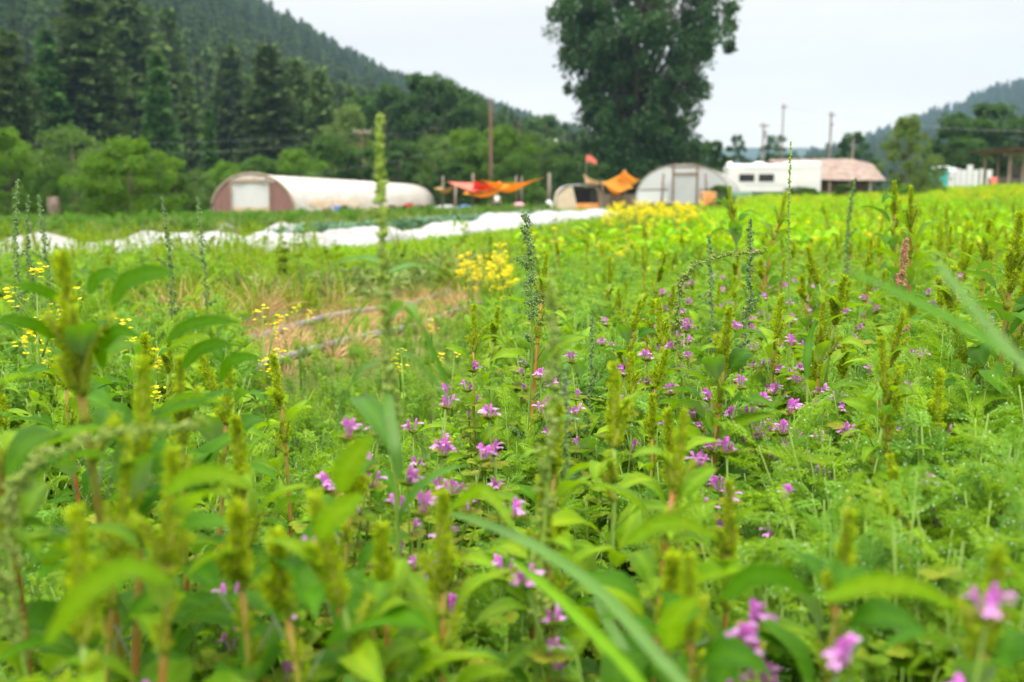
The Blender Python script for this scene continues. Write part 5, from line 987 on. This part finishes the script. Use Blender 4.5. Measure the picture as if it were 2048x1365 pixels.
# goosefoot plants
g1 = goosefoot_meshes(.62, 101, lw=.055, dens=.9, thick=1.25, pan=.27, leaves=9); g2 = goosefoot_meshes(.5, 102, lw=.04, dens=.8, thick=.7, pan=.45, leaves=4); g3 = goosefoot_meshes(.6, 103, pale=True, lw=.05, nod=1.0, dens=1.1, thick=.8, pan=.4, leaves=6)
g4 = goosefoot_meshes(.7, 104, pale=True, lw=.13, dens=1.9, thick=.6, pan=.36, leaves=5, axil=False); g5 = goosefoot_meshes(.5, 105, pale=True, lw=.06, dens=.8, thick=.8, pan=.5, leaves=7, axil=False)
g6 = goosefoot_meshes(.7, 107, pale=True, lw=.03, dens=.7, thick=.3, pan=.35, leaves=5, axil=False)
for (mm, px, py, Y, lab) in [(g1, 1052, 428, 1.5, 'sharply focused goosefoot with dark green seed clusters at the centre'), (g4, 767, 232, .78, 'tall blurred pale seed spike rising left of centre above the horizon'), (g5, 1095, 560, .72, 'blurred pale goosefoot right in front of the focused one'), (g2, 1112, 600, 1.7, 'short goosefoot behind the orange stem'), (g2, 1180, 640, 1.6, 'slim goosefoot with bluish buds right of centre'),
    (g2, 1495, 445, 1.7, 'slender straight goosefoot left of the trailer poles'), (g3, 1372, 408, 1.55, 'pale goosefoot whose tip nods to the right'), (g2, 1420, 475, 2.1, 'faint goosefoot between the nodding and the straight one'), (g6, 1586, 285, 1.9, 'tall thin pale goosefoot in front of the trailer door'), (g2, 1710, 360, 3.2, 'pale goosefoot before the barn'),
    (g2, 1125, 740, .95, 'out of focus goosefoot stem below the focused one'), (g2, 35, 365, 2.3, 'thin pale seed spike at far left over the meadow'), (g2, 60, 395, 2.5, 'second thin seed spike at far left'), (g2, 80, 395, 2.6, 'third thin seed spike at far left'), (g2, 325, 400, 2.4, 'thin seed spike left of the greenhouse'), (g2, 398, 400, 2.6, 'thin seed spike close to the greenhouse end'), (g3, 22, 655, .62, 'blurred grey green stalk at the left edge')]:
    p = P(px, py, Y); z = float(gz(p.x, Y)); h = p.z-z
    if mm is g3 and px > 1000: h *= 1.0
    place_goose(mm, p.x, Y, h, lab, 'goosefoot seed stalks', rz=.1 if mm is g3 else rng.random()*6)
# pink seed head and bronze dock
pk = goosefoot_meshes(.55, 106, lw=.04, dens=.8, thick=.9, pan=.16, leaves=3); pkm = pk[2].copy(); pkm.materials.clear(); pkm.materials.append(M['pink']); p = P(1815, 482, 1.9)
place_goose((pk[0], pk[1], pkm, pk[3]), p.x, 1.9, p.z-float(gz(p.x, 1.9)), 'weed with pinkish brown seed head at right')
# nettles with purple flowers; ztop from the picture
i = 0
for (px, py, Y) in [(1180, 720, 1.5), (1210, 735, 1.45), (1300, 735, 1.5), (1290, 690, 1.7), (1390, 645, 1.9), (1365, 650, 2.0), (1420, 640, 2.1), (1450, 660, 1.8), (1465, 610, 2.2), (1545, 680, 1.75), (1555, 700, 1.65), (1600, 690, 1.7), (1565, 590, 2.5), (1620, 600, 2.4), (1590, 560, 2.9), (1640, 560, 2.8),
    (1680, 740, 1.45), (1705, 730, 1.5), (1740, 740, 1.45), (1720, 770, 1.4), (1580, 800, 1.3), (1610, 790, 1.3), (1500, 800, 1.3), (1520, 800, 1.32), (1470, 790, 1.35), (1780, 700, 1.7), (1800, 700, 1.7), (1900, 780, 1.35), (1250, 640, 2.1), (1010, 680, 1.7), (955, 710, 1.6), (1170, 780, 1.35), (1190, 770, 1.35), (1040, 805, 1.2), (1010, 800, 1.2), (850, 800, 1.2), (830, 790, 1.22), (1168, 835, 1.15), (1090, 730, 1.5),
    (660, 820, .98), (690, 840, .98), (850, 875, 1.0), (825, 900, .98), (765, 965, .85), (795, 955, .88), (500, 975, .88), (555, 990, .85), (470, 1040, .82), (390, 1050, .82), (210, 1165, .66), (455, 1130, .66), (410, 1160, .66), (545, 1130, .7), (1230, 1110, .72), (1260, 1080, .74), (1000, 1000, .85), (965, 990, .88), (1480, 895, 1.05), (1460, 905, 1.05), (1790, 930, 1.05), (1790, 965, 1.0),
    (1500, 1010, .9), (1380, 1180, .62), (1440, 1210, .62), (1690, 1245, .56), (1650, 1270, .57), (1740, 1275, .57), (1650, 1160, .68), (1900, 1130, .50), (1975, 1105, .50), (1880, 1335, .48), (105, 1340, .55), (810, 1190, .68), (1700, 560, 2.6), (1850, 560, 2.3), (1900, 545, 2.5), (1530, 500, 3.4), (1290, 580, 2.6), (1320, 760, 1.4), (1640, 850, 1.25), (1560, 860, 1.22), (1380, 560, 2.9), (1430, 545, 3.0),
    (1340, 700, 1.6), (1500, 640, 2.0), (1670, 640, 2.1), (1760, 620, 2.2), (1230, 760, 1.4), (1395, 760, 1.4), (1440, 840, 1.2), (1540, 760, 1.4), (1350, 615, 2.3)]:
    p = P(px, py, Y)
    if (py > 960 or (960 < px < 1300 and i % 2)) and i % 3 != 2: i += 1; continue
    where = 'lower left' if px < 900 and py > 900 else 'left of centre' if px < 900 else 'lower right' if py > 880 and px > 1300 else 'middle right patch' if px > 1300 else 'centre'
    place_nettle(p.x, Y, p.z-.016, 'nettle with purple lipped flowers in the '+where, 'purple nettles, '+where, s=.80); i += 1
for j in range(38):
    x, y = wedge(1, 2.0, 4.2, 1300, 2000); x, y = float(x[0]), float(y[0]); place_nettle(x, y, float(gz(x, y))+rng.uniform(.28, .34), 'small purple nettle scattered between the right hand pigweeds', 'scattered purple nettles')
# big arching leaves and blades near the lens
def strip(name, pts, w, m, lab, cat='grass blade', fold=.25, group=None, wp=None, upv=(0, -.6, .9)):
    """pts: (px, py, Y) along the blade"""
    q = np.array([P(*p) for p in pts]); t = np.linspace(0, 1, len(q)); tt = np.linspace(0, 1, 26); c = np.stack([np.interp(tt, t, q[:, i]) for i in range(3)], -1)
    for _ in range(3): c[1:-1] = (c[:-2]+c[1:-1]*2+c[2:])/4
    d = norm(np.gradient(c, axis=0)); up = np.array(upv, float); s_ = norm(np.cross(d, up)); nn = np.cross(s_, d); ww = w*(wp(tt) if wp else np.minimum(1, (1-tt)*4)**.6*np.minimum(1, .45+tt*2.5))
    V = np.concatenate([(c[i]+s_[i]*k*ww[i]+nn[i]*abs(k)*ww[i]*fold)[None] for i in range(26) for k in (-1, -.5, 0, .5, 1)]); f = np.array([(i*5+k, i*5+k+1, i*5+k+6, i*5+k+5) for i in range(25) for k in range(4)])
    g = Geo(); g.add(V-c[0], f, np.array([(.5+(.45 if k == 2 else 0)+(.10 if i % 3 else -.18)*(k != 2)-(.3 if i > 23 else 0)) for i in range(26) for k in range(5)])); o = link(name, g.mesh(name, m), None, c[0]); return tag(o, lab, cat, group)
strip('grass_blade', [(2110, 770, .44), (2000, 700, .48), (1900, 640, .52), (1790, 585, .56), (1690, 540, .60)], .0046, M['pig_leaf_dark'], 'broad blurred green blade slanting in from the right edge')
strip('grass_blade', [(2120, 800, .37), (2030, 715, .39), (1960, 635, .41), (1900, 560, .43), (1868, 515, .45)], .0026, M['blade_pale'], 'pale blurred blade crossing the right edge')
strip('grass_blade', [(1440, 1450, .46), (1330, 1330, .50), (1200, 1180, .56), (1060, 1085, .62), (960, 1045, .68), (870, 1020, .74)], .0042, M['blade_pale'], 'long pale wet blade crossing the bottom middle')
strip('grass_blade', [(1340, 1450, .50), (1250, 1330, .54), (1110, 1190, .6), (1010, 1110, .66)], .004, M['grass'], 'thin green blade under the long pale one')
strip('grass_blade', [(1290, 1400, .6), (1240, 1290, .62), (1185, 1190, .66)], .004, M['blade_pale'], 'short pale blade at the bottom right of centre')
strip('grass_blade', [(800, 960, .72), (792, 900, .72), (780, 830, .74), (772, 760, .78)], .0045, M['blade_pale'], 'pale upright blade on the tall blurred stalk')
strip('long_leaf', [(778, 640, .80), (800, 610, .86), (840, 650, .9), (890, 760, .93), (905, 810, .95)], .0045, M['goose_leaf'], 'narrow leaf bending down right of the tall stalk', 'leaf')
strip('long_leaf', [(775, 585, .80), (740, 600, .84), (700, 650, .88), (662, 715, .9)], .0045, M['goose_leaf'], 'narrow leaf bending down left of the tall stalk', 'leaf')
strip('long_leaf', [(775, 720, .80), (720, 740, .82), (690, 800, .84), (672, 870, .86)], .005, M['blade_pale'], 'pale hanging leaf left of the tall stalk', 'leaf')
strip('long_leaf', [(778, 545, .80), (820, 530, .84), (860, 535, .88), (900, 552, .92)], .004, M['goose_leaf'], 'arching leaf right of the tall stalk', 'leaf')
strip('long_leaf', [(772, 530, .80), (735, 515, .84), (700, 520, .86), (665, 530, .88)], .004, M['goose_leaf'], 'arching leaf left of the tall stalk', 'leaf')
strip('long_leaf', [(780, 690, .78), (830, 720, .80), (870, 770, .82), (912, 812, .84)], .0045, M['goose_leaf'], 'green leaf reaching to lower right of the tall stalk', 'leaf')
bl = lambda t: 1.75*t**.6*(1-t)**.85+.02
for (pts, w_, m, lab) in [
    ([(222, 610, .80), (250, 562, .78), (300, 545, .77), (348, 545, .76)], .0125, 'pig_leaf_dark', 'large dark arching leaf right of the tallest pigweed'),
    ([(178, 590, .82), (190, 558, .82), (215, 545, .81), (242, 556, .80)], .009, 'pig_leaf_dark', 'smaller dark leaf between spike and large leaf'),
    ([(130, 605, .78), (95, 585, .76), (55, 572, .75), (15, 572, .74)], .007, 'pig_leaf_dark', 'dark leaf pointing left from the tallest pigweed'),
    ([(110, 680, .72), (75, 652, .7), (30, 640, .69), (-20, 640, .68)], .008, 'pig_leaf_dark', 'lower dark leaf reaching to the left edge'),
    ([(330, 685, .84), (370, 652, .82), (420, 640, .81), (480, 645, .80)], .009, 'pig_leaf_dark', 'long arching leaf in front of the left beds'),
    ([(340, 695, .86), (375, 675, .85), (400, 672, .85), (425, 680, .84)], .007, 'pig_leaf', 'pale under leaf below the long arching leaf'),
    ([(362, 740, .85), (395, 700, .84), (430, 688, .83), (465, 690, .82)], .010, 'pig_leaf_dark', 'broad leaf right of the dark pigweed'),
    ([(440, 765, .88), (455, 725, .87), (485, 714, .86), (518, 716, .85)], .009, 'pig_leaf_dark', 'leaf pointing at the brown soil'),
    ([(205, 740, .74), (200, 690, .73), (235, 660, .72), (280, 672, .72)], .010, 'pig_leaf_dark', 'dark leaf under the tallest pigweed spikes'),
    ([(680, 985, .62), (690, 940, .62), (720, 900, .62), (745, 870, .62)], .020, 'pig_leaf', 'large bright round leaf left of centre'),
    ([(640, 1080, .56), (655, 1040, .56), (700, 1010, .56), (725, 985, .56)], .016, 'pig_leaf', 'bright leaf under the large round one'),
    ([(330, 990, .54), (380, 950, .54), (440, 945, .53), (510, 980, .52)], .012, 'pig_leaf', 'blurred arching leaf at lower left'),
    ([(90, 1290, .42), (170, 1180, .42), (260, 1130, .42), (350, 1165, .42)], .013, 'pig_leaf', 'very blurred arching leaf in the bottom left corner'),
    ([(1250, 1090, .60), (1310, 1050, .6), (1370, 1045, .6), (1440, 1080, .6)], .012, 'pig_leaf', 'arching leaf right of the long pale blade'),
    ([(1640, 1200, .48), (1740, 1165, .48), (1830, 1175, .48), (1920, 1215, .48)], .012, 'pig_leaf', 'broad blurred leaf left of the lower right flowers'),
    ([(1440, 1200, .52), (1500, 1150, .52), (1560, 1150, .52), (1620, 1190, .52)], .010, 'pig_leaf_dark', 'dark leaf at the bottom right of centre'),
    ([(900, 1020, .66), (960, 975, .65), (1000, 1010, .64), (1030, 1060, .63)], .010, 'pig_leaf', 'bright arching leaf below the centre spike'),
    ([(1340, 1300, .50), (1340, 1250, .50), (1360, 1220, .50), (1400, 1195, .50)], .016, 'pig_leaf', 'pale round leaf at the bottom right'),
    ([(1615, 760, 1.35), (1613, 720, 1.35), (1618, 680, 1.36), (1632, 636, 1.36)], .013, 'goose_leaf', 'upright pointed dock leaf in focus at right')]:
    strip('large_leaf', pts, w_*(.92 if m == 'pig_leaf_dark' else .66), M[m], lab, 'leaf', .12, 'large leaves near the lens', bl, (0, -1, .35))
strip('leaf_stalk', [(1612, 850, 1.35), (1614, 800, 1.35), (1615, 755, 1.35)], .0018, M['stem_green'], 'stalk of the upright pointed dock leaf', 'stalk')
# ------------------------------------------------------------------ haze
g = Geo(); addbox(g, (0, 1200, 190), (7600, 3100, 394)); hz = link('haze', g.mesh('haze', M['rv'], False)); tag(hz, 'thin bluish valley haze', None, None, 'stuff')
hm = bpy.data.materials.new('haze'); hm.use_nodes = True; nt = hm.node_tree; nt.nodes.clear(); o_ = nt.nodes.new('ShaderNodeOutputMaterial'); v_ = nt.nodes.new('ShaderNodeVolumePrincipled')
v_.inputs['Color'].default_value = (.42, .68, 1, 1); v_.inputs['Density'].default_value = .00020; v_.inputs['Anisotropy'].default_value = .2; nt.links.new(v_.outputs[0], o_.inputs['Volume']); hz.data.materials.clear(); hz.data.materials.append(hm)
bpy.context.view_layer.update()
